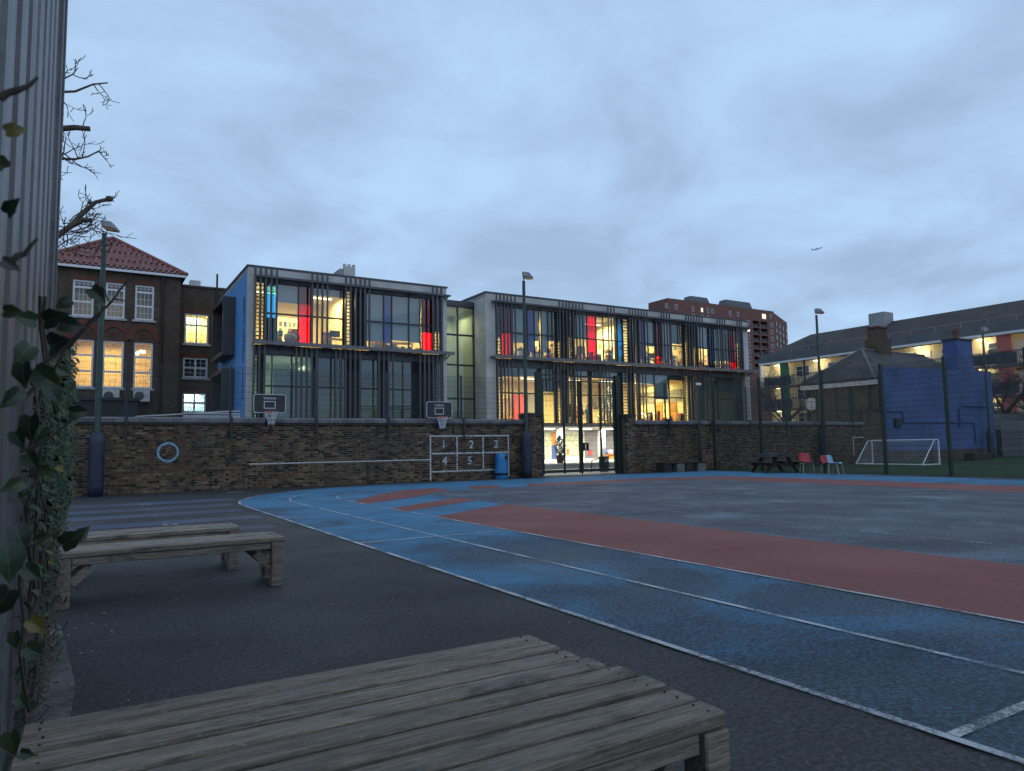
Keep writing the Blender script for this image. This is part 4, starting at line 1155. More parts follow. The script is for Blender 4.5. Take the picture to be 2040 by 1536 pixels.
# undercroft below the right block
UX0, UX1, UY = B2[0] + 0.3, B2[1] - 0.3, 43.0
part('undercroft_wall', 'white_clean', (UX0, UX1, UY, UY + 0.2, 0.27, 2.42))
def on_uc(px0, px1, y=UY - 0.02): return float(yp(px0, 890, y)[0]), float(yp(px1, 890, y)[0])
for a, c, z0, z1, m in ((1086, 1098, 0.28, 2.3, 'int_green'), (1098, 1112, 0.28, 1.3, 'int_blue'), (1098, 1112, 1.3, 2.2, 'int_orange'), (1126, 1154, 0.5, 2.1, 'int_green'), (1155, 1164, 0.4, 2.1, 'int_green'),
                        (1165, 1190, 0.28, 2.35, 'int_grey'), (1207, 1246, 0.28, 2.35, 'int_grey'), (1170, 1178, 0.5, 0.9, 'int_red'), (1128, 1133, 0.6, 1.0, 'int_orange')):
    x0, x1 = on_uc(a, c); d = 0.05 + 0.02 * rnd()
    MB().box(x0, x1, UY - d - (0.05 if a in (1170, 1128) else 0), UY - 0.003, z0, z1).build('door' if m == 'int_blue' else 'wall_display', m, school)
for px_ in (1115, 1200, 1262):
    x = float(yp(px_, 890, 37.4)[0]); MB().tube([(x, 37.4, 0.27), (x, 37.4, 2.42)], 0.2, 14).build('column', 'white_clean', school, smooth=True)
for k in range(5):
    x = 23.5 + 3.2 * k
    MB().box(x - 0.9, x + 0.9, 40.2, 40.45, 2.36, 2.40).build('soffit_light', 'tube_white', school)
    light('soffit_lamp', 'AREA', (x, 39.6, 2.34), 480, WHT, school, 1.8, 0.5)
    light('soffit_lamp', 'AREA', (x, 36.9, 2.34), 330, WHT, school, 1.8, 0.5)
MB().box(UX0, UX1, 36.25, 42.9, 2.41, 2.42).build('soffit', 'ceiling_white', school)

# ---------------------------------------------------------------- furniture seen through the glass
def board(label, px0, px1, row, z0, z1, Y, cols, cw, ch, mats, bg_mat='wall_cream'):
    x0, x1 = float(yp(px0, row, Y)[0]), float(yp(px1, row, Y)[0])
    t = thing('display_board', label, 'display board', ((x0 + x1) / 2, Y, z0))
    MB().box(x0, x1, Y, Y + 0.03, z0, z1).build('backing', bg_mat, t)
    nz = int((z1 - z0) / ch)
    for i in range(cols):
        for j in range(nz):
            if rnd() < 0.12: continue
            a = x0 + (x1 - x0) * (i + 0.18) / cols; c = x0 + (x1 - x0) * (i + 0.82) / cols; z = z0 + ch * j + 0.05
            MB().box(a, c, Y - 0.012, Y - 0.002, z, z + ch * 0.78).build('sheet', random.choice(mats), t)
dk = ['int_teal', 'int_purple', 'int_grey', 'int_green', 'int_blue']
board('grid of dark coloured sheets on a lit wall, upper left classroom', 545, 600, 640, 6.6, 8.6, 39.9, 6, 0, 0.36, dk)
board('pale pinned sheets on the wall of the second upper classroom from the left', 775, 845, 690, 6.6, 7.7, 41.0, 9, 0, 0.3, ['int_red', 'white_clean', 'int_grey', 'int_orange', 'int_teal'])
board('dense pinned papers behind the upper window right of the stair', 1020, 1055, 700, 6.6, 8.2, 41.5, 9, 0, 0.24, ['white_clean', 'int_grey', 'int_wood', 'int_teal'])
def side_board(label, X, ya, yb, z0, z1, nc, ch, mats):
    t = thing('display_board', label, 'display board', (X, (ya + yb) / 2, z0))
    MB().box(X - 0.03, X - 0.002, ya, yb, z0, z1).build('backing', 'wall_cream', t)
    for i in range(nc):
        for j in range(int((z1 - z0) / ch)):
            if rnd() < 0.15: continue
            a = ya + (yb - ya) * (i + 0.15) / nc; c = ya + (yb - ya) * (i + random.uniform(0.7, 0.9)) / nc; z = z0 + ch * j + 0.04
            MB().box(X - 0.045, X - 0.032, a, c, z, z + ch * random.uniform(0.6, 0.85)).build('sheet', random.choice(mats), t)
side_board('bright coloured display in the brightest upper classroom', fx(1262, 660) - 0.085, 37.0, 41.6, 6.9, 8.7, 10, 0.38, ['int_green', 'white_clean', 'int_blue', 'int_red', 'int_teal', 'int_orange'])
side_board('pinned papers in the third upper room of the right block', fx(1374, 670) - 0.085, 36.7, 41.5, 7.0, 8.5, 11, 0.32, ['white_clean', 'int_wood', 'int_grey', 'int_teal'])
side_board('pinned papers in the last upper room by the right end', fx(1477, 680) - 0.085, 36.7, 41.5, 6.9, 8.3, 11, 0.32, ['white_clean', 'int_grey', 'int_wood', 'int_red'])
side_board('mixed papers on the side wall of the upper room right of the stair', fx(1120, 650) - 0.085, 36.8, 41.5, 6.9, 8.3, 10, 0.3, ['white_clean', 'int_teal', 'int_wood', 'int_purple'])
def cabinet(label, px0, px1, row, z0, h, Y, mat, shelves=3):
    x0, x1 = float(yp(px0, row, Y)[0]), float(yp(px1, row, Y)[0])
    t = thing('bookcase', label, 'bookcase', ((x0 + x1) / 2, Y, z0))
    m = MB().box(x0, x0 + 0.04, Y, Y + 0.35, z0, z0 + h).box(x1 - 0.04, x1, Y, Y + 0.35, z0, z0 + h).box(x0 + 0.04, x1 - 0.04, Y + 0.31, Y + 0.35, z0, z0 + h)
    m.build('carcass', mat, t)
    for k in range(shelves + 1):
        z = z0 + (h - 0.04) * k / shelves; MB().box(x0 + 0.04, x1 - 0.04, Y, Y + 0.309, z, z + 0.04).build('shelf', mat, t)
        if k < shelves:
            x = x0 + 0.08
            while x < x1 - 0.25:
                w = random.uniform(0.05, 0.2); MB().box(x, x + w, Y + 0.05, Y + 0.28, z + 0.041, z + (h / shelves) * random.uniform(0.5, 0.8)).build('book', random.choice(dk + ['int_red', 'white_clean', 'int_orange']), t); x += w + 0.03
cabinet('wooden bookcase in the upper left classroom, right of the red glass', 640, 662, 670, 6.45, 1.3, 38.6, 'int_wood')
cabinet('low bookcase under the blinds of the second upper classroom', 740, 762, 690, 6.45, 0.9, 37.6, 'int_wood', 2)
cabinet('tall bookcase in the upper classroom right of the stair', 1094, 1104, 700, 6.45, 1.6, 38.6, 'int_wood')
cabinet('brown cabinet in the third upper classroom of the right block', 1345, 1357, 700, 6.45, 1.3, 38.0, 'door_brown')
cabinet('low white cabinet in the bright upper classroom', 1150, 1165, 700, 6.45, 1.4, 37.8, 'int_grey')
def desk(label, px, row, Y, z0, w=1.2):
    x = float(yp(px, row, Y)[0])
    t = thing('school_desk', label, 'desk', (x, Y, z0))
    MB().box(-w / 2, w / 2, -0.3, 0.3, 0.70, 0.74).build('top', 'int_wood', t, True)
    for sx in (-1, 1):
        for sy in (-1, 1): MB().box(sx * (w / 2 - 0.05) - 0.02, sx * (w / 2 - 0.05) + 0.02, sy * 0.25 - 0.02, sy * 0.25 + 0.02, 0, 0.699).build('leg', 'int_grey', t, True)
desk('desk by the window of the upper left classroom', 665, 680, 37.4, 6.45); desk('desk behind the half-drawn blind, second upper classroom', 800, 700, 37.4, 6.45)
desk('desk behind the fins in the third upper room of the right block', 1296, 710, 37.4, 6.45); desk('desk by the window of the last upper room', 1440, 725, 37.4, 6.45)
# added glow panel to turn the pane blue, curtain in the dim room below
t = thing('glow_panel', 'added glowing cyan panel behind the far left upper window', 'screen', (fx(540, 600, 37.2), 37.2, 7.9))
xa, xb = float(yp(531, 600, 37.2)[0]), float(yp(551, 600, 37.2)[0])
MB().box(xa - 0.03, xb + 0.03, 37.21, 37.26, 6.5, 9.3).build('dark_backing', 'black', t); MB().box(xa, xb, 37.2, 37.208, 8.05, 9.25).build('display', 'lit_cyan', t)  # black backing added below the glow to keep warm room light out
t = thing('curtain', 'pale pleated curtain in the dim lower left window', 'curtain', (fx(575, 770, 36.7), 36.7, 2.65))
m = MB(); xa, xb = float(yp(544, 770, 36.7)[0]), float(yp(618, 770, 36.7)[0]); n = 90
for i in range(n + 1):
    x = xa + (xb - xa) * i / n; y = 36.7 + 0.05 * math.sin(i * 1.35) + 0.02 * math.sin(i * 0.7)
    m.v += [(x, y, 2.65), (x, y, 5.3)]
for i in range(n): m.f.append((2 * i, 2 * i + 2, 2 * i + 3, 2 * i + 1))
m.build('cloth', 'curtain_cloth', t, smooth=True); m = MB(); m.tube([(xa, 36.7, 5.34), (xb, 36.7, 5.34)], 0.02, 6); m.build('rail', 'int_grey', t)
def clutter(where, px0, px1, row, z0, n, sd_):
    random.seed(sd_)
    for i in range(n):
        px_ = px0 + (px1 - px0) * (i + rnd() * 0.8) / n; Y = SY + random.uniform(0.5, 1.4)
        x = float(yp(px_, row, Y)[0]); h = random.uniform(0.25, 0.95); w = random.uniform(0.15, 0.4)
        t = thing('storage_box', 'box pile %s, sill of %s' % (['leftmost', 'second from left', 'third from left', 'fourth from left', 'fifth from left', 'sixth from left', 'seventh from left', 'eighth from left', 'ninth from left'][i], where), 'box', (x, Y, z0), group='clutter on the window sills')
        zz = 0.0
        while zz < h:
            dz = random.uniform(0.06, 0.2); o_ = random.uniform(-0.03, 0.03)
            MB().box(-w / 2 + o_, w / 2 + o_, -0.15, 0.15, zz, zz + dz - 0.006).build('layer', random.choice(dk + ['int_red', 'white_clean', 'int_wood', 'int_orange', 'black']), t, True); zz += dz
clutter('the upper left classroom', 556, 592, 690, 6.46, 5, 1); clutter('the second upper classroom', 732, 838, 700, 6.46, 9, 2)
clutter('the upper room right of the stair', 1022, 1104, 715, 6.46, 9, 3); clutter('the brightest upper classroom', 1145, 1226, 720, 6.46, 8, 4)
clutter('the third upper room of the right block', 1284, 1357, 730, 6.46, 8, 5); clutter('the last upper room', 1390, 1450, 735, 6.46, 6, 6)
clutter('the hall right of the tree', 1276, 1360, 830, 2.66, 6, 8)
random.seed(77)
# desk monitors
def monitor(label, px, Y, z):
    x = float(yp(px, 700, Y)[0]); t = thing('monitor', label, 'monitor', (x, Y, z), group=None)
    MB().box(-0.27, 0.27, -0.02, 0.02, 0.1, 0.45).build('screen', 'black', t, True); MB().box(-0.1, 0.1, -0.08, 0.08, 0, 0.012).box(-0.02, 0.02, -0.015, 0.015, 0.012, 0.12).build('stand', 'black', t, True)
monitor('black monitor on the desk of the upper left classroom', 667, 37.4, 7.19); monitor('black monitor on the desk in the third upper room of the right block', 1297, 37.4, 7.19)
# dining room fittings
def slab(name, label, cat, px0, px1, row, z0, z1, Y, mat, d=0.06):
    x0, x1 = float(yp(px0, row, Y)[0]), float(yp(px1, row, Y)[0])
    t = thing(name, label, cat, ((x0 + x1) / 2, Y, z0))
    MB().box(x0, x1, Y, Y + d, z0, z1).build('panel', mat, t)
    return t, x0, x1
t, x0, x1 = slab('interior_door', 'orange-brown wooden door in the lit dining hall', 'door', 1001, 1017, 810, 2.66, 4.7, 43.9, 'door_brown')
MB().box(x0 + 0.15, x0 + 0.4, 43.88, 43.898, 3.7, 4.4).build('vision_panel', 'int_grey', t)
slab('wall_panel', 'red wall panel in the dining hall left of the gate', 'wall panel', 1023, 1048, 810, 2.66, 5.0, 43.7, 'int_red')
slab('wall_panel', 'dark grey wall panel beside the red one in the dining hall', 'wall panel', 1048, 1074, 810, 2.66, 5.1, 43.75, 'int_grey')
slab('wall_panel', 'dark band high on the dining hall wall behind the tree', 'wall panel', 1178, 1236, 800, 4.2, 5.0, 43.8, 'int_grey')
slab('wall_panel', 'red-orange panel behind the mesh gate in the dining hall', 'wall panel', 1146, 1156, 815, 2.66, 4.2, 43.7, 'int_orange')
PX_ = fx(1384, 780) - 0.085
def side_slab(name, label, cat, px0, px1, row, z0, z1, mat):
    ya, yb = sorted((float(xp(px0, row, PX_)[1]), float(xp(px1, row, PX_)[1])))
    t = thing(name, label, cat, (PX_, (ya + yb) / 2, z0)); MB().box(PX_ - 0.05, PX_ - 0.002, ya, yb, z0, z1).build('panel', mat, t)
    return t, ya, yb
side_slab('wall_panel', 'grey bulkhead band on the wall of the hall right of the tree', 'wall panel', 1276, 1358, 780, 4.3, 5.2, 'int_grey')
side_slab('interior_door', 'amber wooden double door in the hall right of the tree', 'door', 1307, 1321, 820, 2.66, 4.28, 'door_brown')
side_slab('interior_door', 'amber wooden door beside the dark fins of the right hall', 'door', 1333, 1349, 820, 2.66, 4.28, 'door_brown')
t = thing('pendant_lamp', 'white V-shaped strip lamp low in the hall window right of the gate', 'lamp', (fx(1290, 830, 38), 38.0, 3.0))
for a, c in (((1277, 822), (1290, 832)), ((1290, 832), (1303, 823))):
    p, q = yp(*a, 38.0), yp(*c, 38.0); m = MB(); m.bar(p, q, 0.05); m.build('tube', 'tube_white', t)
# Christmas tree
cx, cy = float(yp(1215, 830, 37.9)[0]), 37.9
t = thing('christmas_tree', 'tall Christmas tree hung with tiny lights in the dining hall window', 'tree', (cx, cy, 2.65))
MB().tube([(0, 0, 0), (0, 0, 2.6)], [0.06, 0.01], 6).build('trunk', 'bark_far', t, True)
m = MB(); sp = MB()
for i in range(2600):
    h = rnd() ** 1.4; r = (1 - h) * 0.95 * math.sqrt(rnd()); a = rnd() * 6.3; z = 0.25 + h * 2.4
    p = Vector((r * math.cos(a), r * math.sin(a), z)); d = Vector((math.cos(a), math.sin(a), -0.25)) * 0.14; n = Vector((-math.sin(a), math.cos(a), 0.3)) * 0.02
    m.quad(p - n, p + d, p + n)
tag(m.build('crown', 'xmas_green', t, True), kind='stuff')
for i in range(190):
    h = rnd() ** 1.3; r = (1 - h) * 0.97; a = rnd() * 6.3; z = 0.25 + h * 2.4; x, y = r * math.cos(a), r * math.sin(a); s = 0.016
    sp.box(x - s, x + s, y - s, y + s, z - s, z + s)
tag(sp.build('fairy_lights', 'sparkle', t, True), kind='stuff')
# people sitting at the dining hall window
def person(label, loc, rz, cloth):
    t = thing('person', label, 'person', loc, rz)
    P = dict(pel=(0, 0, 0.5), ch=(0.02, 0, 0.86), nk=(0.04, 0, 1.03), hd=(0.06, 0, 1.13), tp=(0.06, 0, 1.27), sl=(0.02, 0.17, 0.95), el=(0.16, 0.23, 0.74), hl=(0.36, 0.14, 0.80), sr=(0.02, -0.17, 0.95), er=(0.16, -0.23, 0.74), hr=(0.36, -0.14, 0.80),
             kl=(0.42, 0.1, 0.5), fl=(0.42, 0.1, 0.06), tl=(0.56, 0.1, 0.04), kr=(0.42, -0.1, 0.5), fr=(0.42, -0.1, 0.06), tr=(0.56, -0.1, 0.04))
    E_ = [('pel', 'ch'), ('ch', 'nk'), ('nk', 'hd'), ('hd', 'tp'), ('ch', 'sl'), ('sl', 'el'), ('el', 'hl'), ('ch', 'sr'), ('sr', 'er'), ('er', 'hr'), ('pel', 'kl'), ('kl', 'fl'), ('fl', 'tl'), ('pel', 'kr'), ('kr', 'fr'), ('fr', 'tr')]
    rad = dict(pel=.15, ch=.15, nk=.055, hd=.10, tp=.075, sl=.07, el=.045, hl=.04, sr=.07, er=.045, hr=.04, kl=.075, fl=.045, tl=.04, kr=.075, fr=.045, tr=.04)
    ks = list(P); me = bpy.data.meshes.new('body'); me.from_pydata([P[k] for k in ks], [(ks.index(a), ks.index(c)) for a, c in E_], []); me.materials.append(MAT[cloth])
    o = link('body', me, t, True); md = o.modifiers.new('skin', 'SKIN')
    for i, k in enumerate(ks):
        me.skin_vertices[0].data[i].radius = (rad[k], rad[k]); me.skin_vertices[0].data[i].use_root = k == 'pel'
    o.modifiers.new('sub', 'SUBSURF').levels = 1; o.modifiers['sub'].render_levels = 1
    MB().lathe((0.04, 0, 1.13), [(0.095, 0), (0.115, 0.08), (0.10, 0.15), (0.05, 0.19)], 10).build('hair', 'cloth_dark', t, True, True)
    MB().lathe((0.105, 0, 1.04), [(0.03, 0), (0.06, 0.05), (0.065, 0.12), (0.04, 0.16)], 8).build('face', 'skin', t, True, True)
def stool(label, loc):
    t = thing('stool', label, 'stool', loc)
    MB().lathe((0, 0, 0), [(0.17, 0.0), (0.17, 0.02)], 12).build('base', 'int_grey', t, True); MB().tube([(0, 0, 0.021), (0, 0, 0.36)], 0.03, 8).build('stem', 'int_grey', t, True); MB().lathe((0, 0, 0.361), [(0.18, 0), (0.18, 0.04)], 14).build('seat', 'int_blue', t, True)
for i, (px_, lb, rz, cl) in enumerate(((1137, 'person in dark clothes sitting behind the left leaf of the gate view', 0.4, 'cloth_dark'), (1160, 'person in dark clothes sitting left of the Christmas tree', 2.6, 'cloth_dark'), (1172, 'person in dark clothes sitting closest to the Christmas tree', 0.9, 'cloth_blue'))):
    x = float(yp(px_, 835, 37.6)[0]); person(lb, (x, 37.6, 2.65), rz, cl)
    stool('round stool under ' + lb.replace('sitting ', ''), (x, 37.6, 2.65))
# things standing in the courtyard
x, y, _ = yp(1203, 940, 26.6)
t = thing('courtyard_bin', 'dark square bin with a small white label inside the gate', 'bin', (x, 26.6, 0))
MB().box(-0.16, 0.16, -0.16, 0.16, 0, 0.62).build('body', 'bin_dark', t, True, bevel=0.03); MB().box(-0.175, 0.175, -0.175, 0.175, 0.622, 0.72).build('lid', 'bin_dark', t, True, bevel=0.03); MB().box(-0.05, 0.05, -0.167, -0.161, 0.44, 0.6).build('label', 'white_clean', t, True)
t = thing('handrail', 'black ramp handrail behind the right gate leaf', 'handrail', (float(yp(1178, 945, 26.2)[0]), 26.2, 0))
a, c, d, e = yp(1178, 942, 26.2), yp(1179, 917, 26.2), yp(1240, 902, 27.5), yp(1242, 927, 27.5)
MB().tube([(a[0], 26.2, 0), c, d + np.array([0.4, 0.4, 0])], 0.025, 8).build('top_rail', 'black', t)
MB().tube([yp(1179, 937, 26.2), yp(1242, 926, 27.5)], 0.02, 8).build('lower_rail', 'black', t)
p = yp(1212, 909, 26.9); MB().tube([(p[0], p[1], 0), p], 0.02, 8).build('baluster', 'black', t)
p = gp(1119, 925, 0.27)
t = thing('potted_shrub', 'potted leafy shrub standing in front of the undercroft', 'plant', (float(yp(1116, 925, 33.0)[0]), 33.0, 0.27))
MB().lathe((0, 0, 0), [(0.17, 0), (0.24, 0.42), (0.25, 0.45)], 14).build('pot', 'pot_red', t, True, True)
m = MB()
for i in range(320):
    a, h = rnd() * 6.3, rnd(); r = 0.33 * math.sin(PI * min(1, h * 0.9 + 0.1)) * math.sqrt(rnd()); p = Vector((r * math.cos(a), r * math.sin(a), 0.45 + h * 1.1)); d = Vector((rnd() - .5, rnd() - .5, rnd() - .2)).normalized() * 0.12; n = d.cross(Vector((rnd(), rnd(), rnd()))).normalized() * 0.03
    m.quad(p - d * 0.3, p + n, p + d, p - n)
tag(m.build('foliage', 'plant_green', t, True), kind='stuff')
px0, px1 = yp(1199, 915, 38.3)[0], yp(1262, 915, 38.3)[0]
t = thing('orange_bench', 'orange box bench under the undercroft behind the gate', 'bench', (float(px0), 38.3, 0.27))
MB().box(px0, px1, 38.0, 38.7, 0.27, 0.55).build('base', 'int_orange', t, bevel=0.02); MB().box(px0 + .02, px1, 37.98, 38.72, 0.552, 0.62).build('seat', 'int_orange', t, bevel=0.02)
for i in range(5):
    x = px0 + 0.35 + i * 0.42
    m = MB(); m.lathe((x, 38.3, 0.63), [(0.12, 0), (0.2, 0.08), (0.19, 0.22), (0.1, 0.3)], 10)
    o = m.build('school_bag', 'cloth_blue' if i % 2 == 0 else 'white_clean', None, smooth=True)
    tag(o, 'soft bag heaped on the orange bench, number %s from its left end' % ('one', 'two', 'three', 'four', 'five')[i], 'bag', 'bags on the orange bench')

# ================================================================== OLD SCHOOL
OY = 46.0
old = thing('old_school', 'old brown brick school with red tiled hip roof and white sash windows', 'building', (1, OY, 0))
ox0, ox1 = -2.55, float(yp(365, 600, OY)[0]) - 0.15; GZ = 11.66
def opening_wall(x0, x1, z0, z1, y0, y1, holes, name, mat, par):
    """a wall facing -Y with rectangular openings"""
    m = MB(); xs_ = sorted({x0, x1, *[h[0] for h in holes], *[h[1] for h in holes]})
    for a, c in zip(xs_[:-1], xs_[1:]):
        zz = z0
        for h in sorted([h for h in holes if h[0] <= a and h[1] >= c], key=lambda h: h[2]):
            m.box(a, c, y0, y1, zz, h[2]); zz = h[3]
        m.box(a, c, y0, y1, zz, z1)
    return m.build(name, mat, par)
def sash(par, x0, x1, z0, z1, Y, rails, cols, lit, rows=None):
    """white framed window: rails = heights of the horizontal bars as fractions"""
    f = MB(); t_ = 0.10; d0, d1 = Y + 0.06, Y + 0.16
    f.box(x0, x0 + t_, d0, d1, z0, z1).box(x1 - t_, x1, d0, d1, z0, z1).box(x0 + t_, x1 - t_, d0, d1, z0, z0 + t_).box(x0 + t_, x1 - t_, d0, d1, z1 - t_, z1)
    for r in rails: z = z0 + (z1 - z0) * r; f.box(x0 + t_, x1 - t_, d0 + 0.003, d1, z - 0.055, z + 0.055)
    o = f.build('window', 'upvc', par)
    g = MB()
    ed = [0] + list(rails) + [1]
    for a, c in zip(ed[:-1], ed[1:]):
        za_, zb = z0 + (z1 - z0) * a, z0 + (z1 - z0) * c
        for k in range(1, cols): x = x0 + t_ + (x1 - x0 - 2 * t_) * k / cols; g.box(x - 0.010, x + 0.010, d0 + 0.02, d0 + 0.045, za_, zb)
        z = (za_ + zb) / 2; g.box(x0 + t_, x1 - t_, d0 + 0.022, d0 + 0.042, z - 0.010, z + 0.010)
    g.build('glazing_bars', 'upvc', o)
    MB().box(x0 + t_, x1 - t_, d0 + 0.05, d0 + 0.06, z0 + t_, z1 - t_).build('pane', 'glass_old', o)
    MB().box(x0 - 0.12, x1 + 0.12, Y - 0.10, Y + 0.06, z0 - 0.12, z0 - 0.002).build('sill', 'stone_sill', o)
    return o
wins = []
for a, c in ((141, 186), (204, 246), (266, 304)):
    wins.append((float(yp(a, 725, OY)[0]), float(yp(c, 725, OY)[0]), 4.92, 7.62))
for a, c in ((144, 187), (210, 249), (269, 307)):
    wins.append((float(yp(a, 600, OY)[0]), float(yp(c, 600, OY)[0]), 8.92, 10.98))
opening_wall(ox0, ox1, 0, GZ, OY, OY + 0.35, wins, 'wall', 'brick_stock', old)
MB().box(ox0, ox0 + 0.35, OY + 0.35, OY + 14, 0, GZ).box(ox1 - 0.35, ox1, OY + 0.35, OY + 14, 0, GZ).box(ox0, ox1, OY + 14, OY + 14.3, 0, GZ).build('wall', 'brick_stock', old)
for i, w in enumerate(wins):
    sash(old, w[0], w[1], w[2], w[3], OY, (0.345, 0.675) if i < 3 else (0.40, 0.80), 3 if i < 3 else 4, i < 3)
# arched red brick heads over the lower windows
for w in wins[:3]:
    cx = (w[0] + w[1]) / 2; hw = (w[1] - w[0]) / 2 + 0.05; zc = w[3] + 0.12
    m = MB(); n = 14
    for i in range(n):
        a, c = PI * i / n, PI * (i + 1) / n
        P_ = [(cx + r * math.cos(t2), OY - 0.05 - 0.006 * (w is wins[1]), zc + r * 1.15 * math.sin(t2)) for r, t2 in ((hw, a), (hw + 0.3, a), (hw + 0.3, c), (hw, c))]
        Q_ = [(p[0], OY - 0.002, p[2]) for p in P_]
        m.hexa([P_[0], P_[1], Q_[1], Q_[0], P_[3], P_[2], Q_[2], Q_[3]])
    m.box(w[0] - 0.3, w[1] + 0.3, OY - 0.04, OY - 0.003, w[3] + 0.01, w[3] + 0.11)
    ar = m.build('arch', 'brick_redarch', old)
    MB().box(cx - 0.28, cx + 0.28, OY - 0.025, OY - 0.003, w[3] + 0.25, w[3] + 0.34).box(cx - 0.2, cx + 0.2, OY - 0.025, OY - 0.003, w[3] + 0.4, w[3] + 0.5).build('arch_vents', 'brick_redarch', ar)
for w in wins[3:]: MB().box(w[0] - 0.05, w[1] + 0.05, OY - 0.012, OY - 0.002, w[3] + 0.003, w[3] + 0.24).build('lintel', 'brick_redarch', old)
MB().box(ox0 - 0.2, ox1 + 0.25, OY - 0.32, OY - 0.2, GZ - 0.06, GZ + 0.08).build('gutter', 'upvc', old)
MB().box(ox0 - 0.2, ox1 + 0.2, OY - 0.198, OY + 0.36, GZ, GZ + 0.05).build('eaves_board', 'timber_dark', old)
# hip roof: tiled front slope, plain side slopes
ax, ay, az = float(yp(225, 478, OY + 4.0)[0]), OY + 4.0, float(yp(225, 478, OY + 4.0)[2])
e0, e1 = (ox0 - 0.25, OY - 0.28, GZ + 0.06), (ox1 + 0.3, OY - 0.28, GZ + 0.06)
MB().quad(e0, e1, (ax, ay, az)).quad(e1, (e1[0], OY + 14, e1[2]), (ax, OY + 10, az), (ax, ay, az)).quad((e0[0], OY + 14, e0[2]), e0, (ax, ay, az), (ax, OY + 10, az)).quad((e1[0], OY + 14, e1[2]), (e0[0], OY + 14, e0[2]), (ax, OY + 10, az)).build('roof', 'roof_tile_far', old)
roof = [c for c in old.children if c.name.startswith('roof')][0]
NR = 15; TW = 0.30
slope = Vector((0, ay - e0[1], az - e0[2])); SLN = slope.length; sd = slope.normalized(); nrm_ = Vector((0, -sd.z, sd.y))
tm = MB()
nseg = 6
for i in range(nseg + 1):       # a wavy pantile, local x across, y up the slope, z out
    u = i / nseg; zz = 0.045 * math.sin(u * 2 * PI) + 0.05
    for yv, lift in ((0.0, 0.02), (SLN / NR + 0.06, 0.0)): tm.v.append((u * TW, yv, zz + lift))
for i in range(nseg): tm.f.append((2 * i, 2 * i + 2, 2 * i + 3, 2 * i + 1))
tile = tm.mesh('tile', 'clay_tile', True)
tile2 = tile
rot = Matrix((Vector((1, 0, 0)), sd, nrm_)).transposed().to_euler()
for r in range(NR):
    f0 = r / NR; xa = e0[0] + (ax - e0[0]) * f0; xb = e1[0] + (ax - e1[0]) * f0
    n = max(1, int((xb - xa) / TW))
    for k in range(n):
        x = xa + ((xb - xa) - n * TW) / 2 + k * TW
        o = link('tile', tile, roof); o.matrix_parent_inverse = Matrix(); o.location = (x, e0[1] + sd.y * SLN * f0 + nrm_.y * 0.02, e0[2] + sd.z * SLN * f0 + nrm_.z * 0.02); o.rotation_euler = rot
for p in (e0, e1):
    m = MB(); m.tube([Vector(p) + Vector((0, 0, 0.1)), Vector((ax, ay, az + 0.14))], 0.11, 8); m.build('hip_ridge', 'clay_tile', roof)
# downpipe
xd = float(yp(322, 650, OY)[0]); MB().tube([(xd, OY - 0.1, GZ - 0.1), (xd, OY - 0.1, 1.0)], 0.075, 8).box(xd - 0.13, xd + 0.13, OY - 0.2, OY - 0.002, 6.1, 6.3).build('downpipe', 'pipe_black', old)
# wing to the right
VY = 47.4
vx0, vx1 = float(yp(334, 600, VY)[0]) - 0.6, 9.5; vz = float(yp(380, 573, VY)[2])
vw = []
for a, c, r0, r1 in ((367, 416, 627, 684), (364, 414, 714, 752), (363, 411, 783, 822)):
    p, q = yp(a, r1, VY), yp(c, r0, VY); vw.append((float(p[0]), float(q[0]), float(p[2]), float(q[2])))
opening_wall(vx0, vx1, 0, vz, VY, VY + 0.35, vw, 'wing_wall', 'brick_stock', old)
MB().box(vx0, vx1, VY - 0.06, VY + 0.4, vz + 0.003, vz + 0.14).build('wing_coping', 'coping_dark', old)
for i, w in enumerate(vw):
    o = sash(old, w[0], w[1], w[2], w[3], VY, ((0.62,), (0.5,), (0.5,))[i], 4, 1)
    m = MB(); m.box((w[0] + w[1]) / 2 - 0.05, (w[0] + w[1]) / 2 + 0.05, VY + 0.057, VY + 0.15, w[2] + 0.1, w[3] - 0.1); m.build('mullion', 'upvc', o)
    MB().box(w[0] - 0.05, w[1] + 0.05, VY - 0.012, VY - 0.002, w[3] + 0.003, w[3] + 0.24).build('lintel', 'brick_redarch', old)
p = yp(400, 570, VY + 2); MB().quad((4.9, VY + 0.5, vz + 0.1), (11, VY + 0.5, vz + 0.1), (11, VY + 4, vz + 1.05), (4.9, VY + 4, vz + 1.05)).build('wing_roof', 'clay_tile', old)
MB().box(5.35, 5.95, VY + 0.05, VY + 0.6, vz + 0.142, vz + 0.5).build('roof_vent', 'ac_white', old)
p = yp(432, 600, VY - 0.15); MB().tube([(p[0], VY - 0.1, vz - 2), (p[0], VY - 0.1, vz + 1.0)], 0.06, 8).build('vent_pipe', 'pipe_black', old)
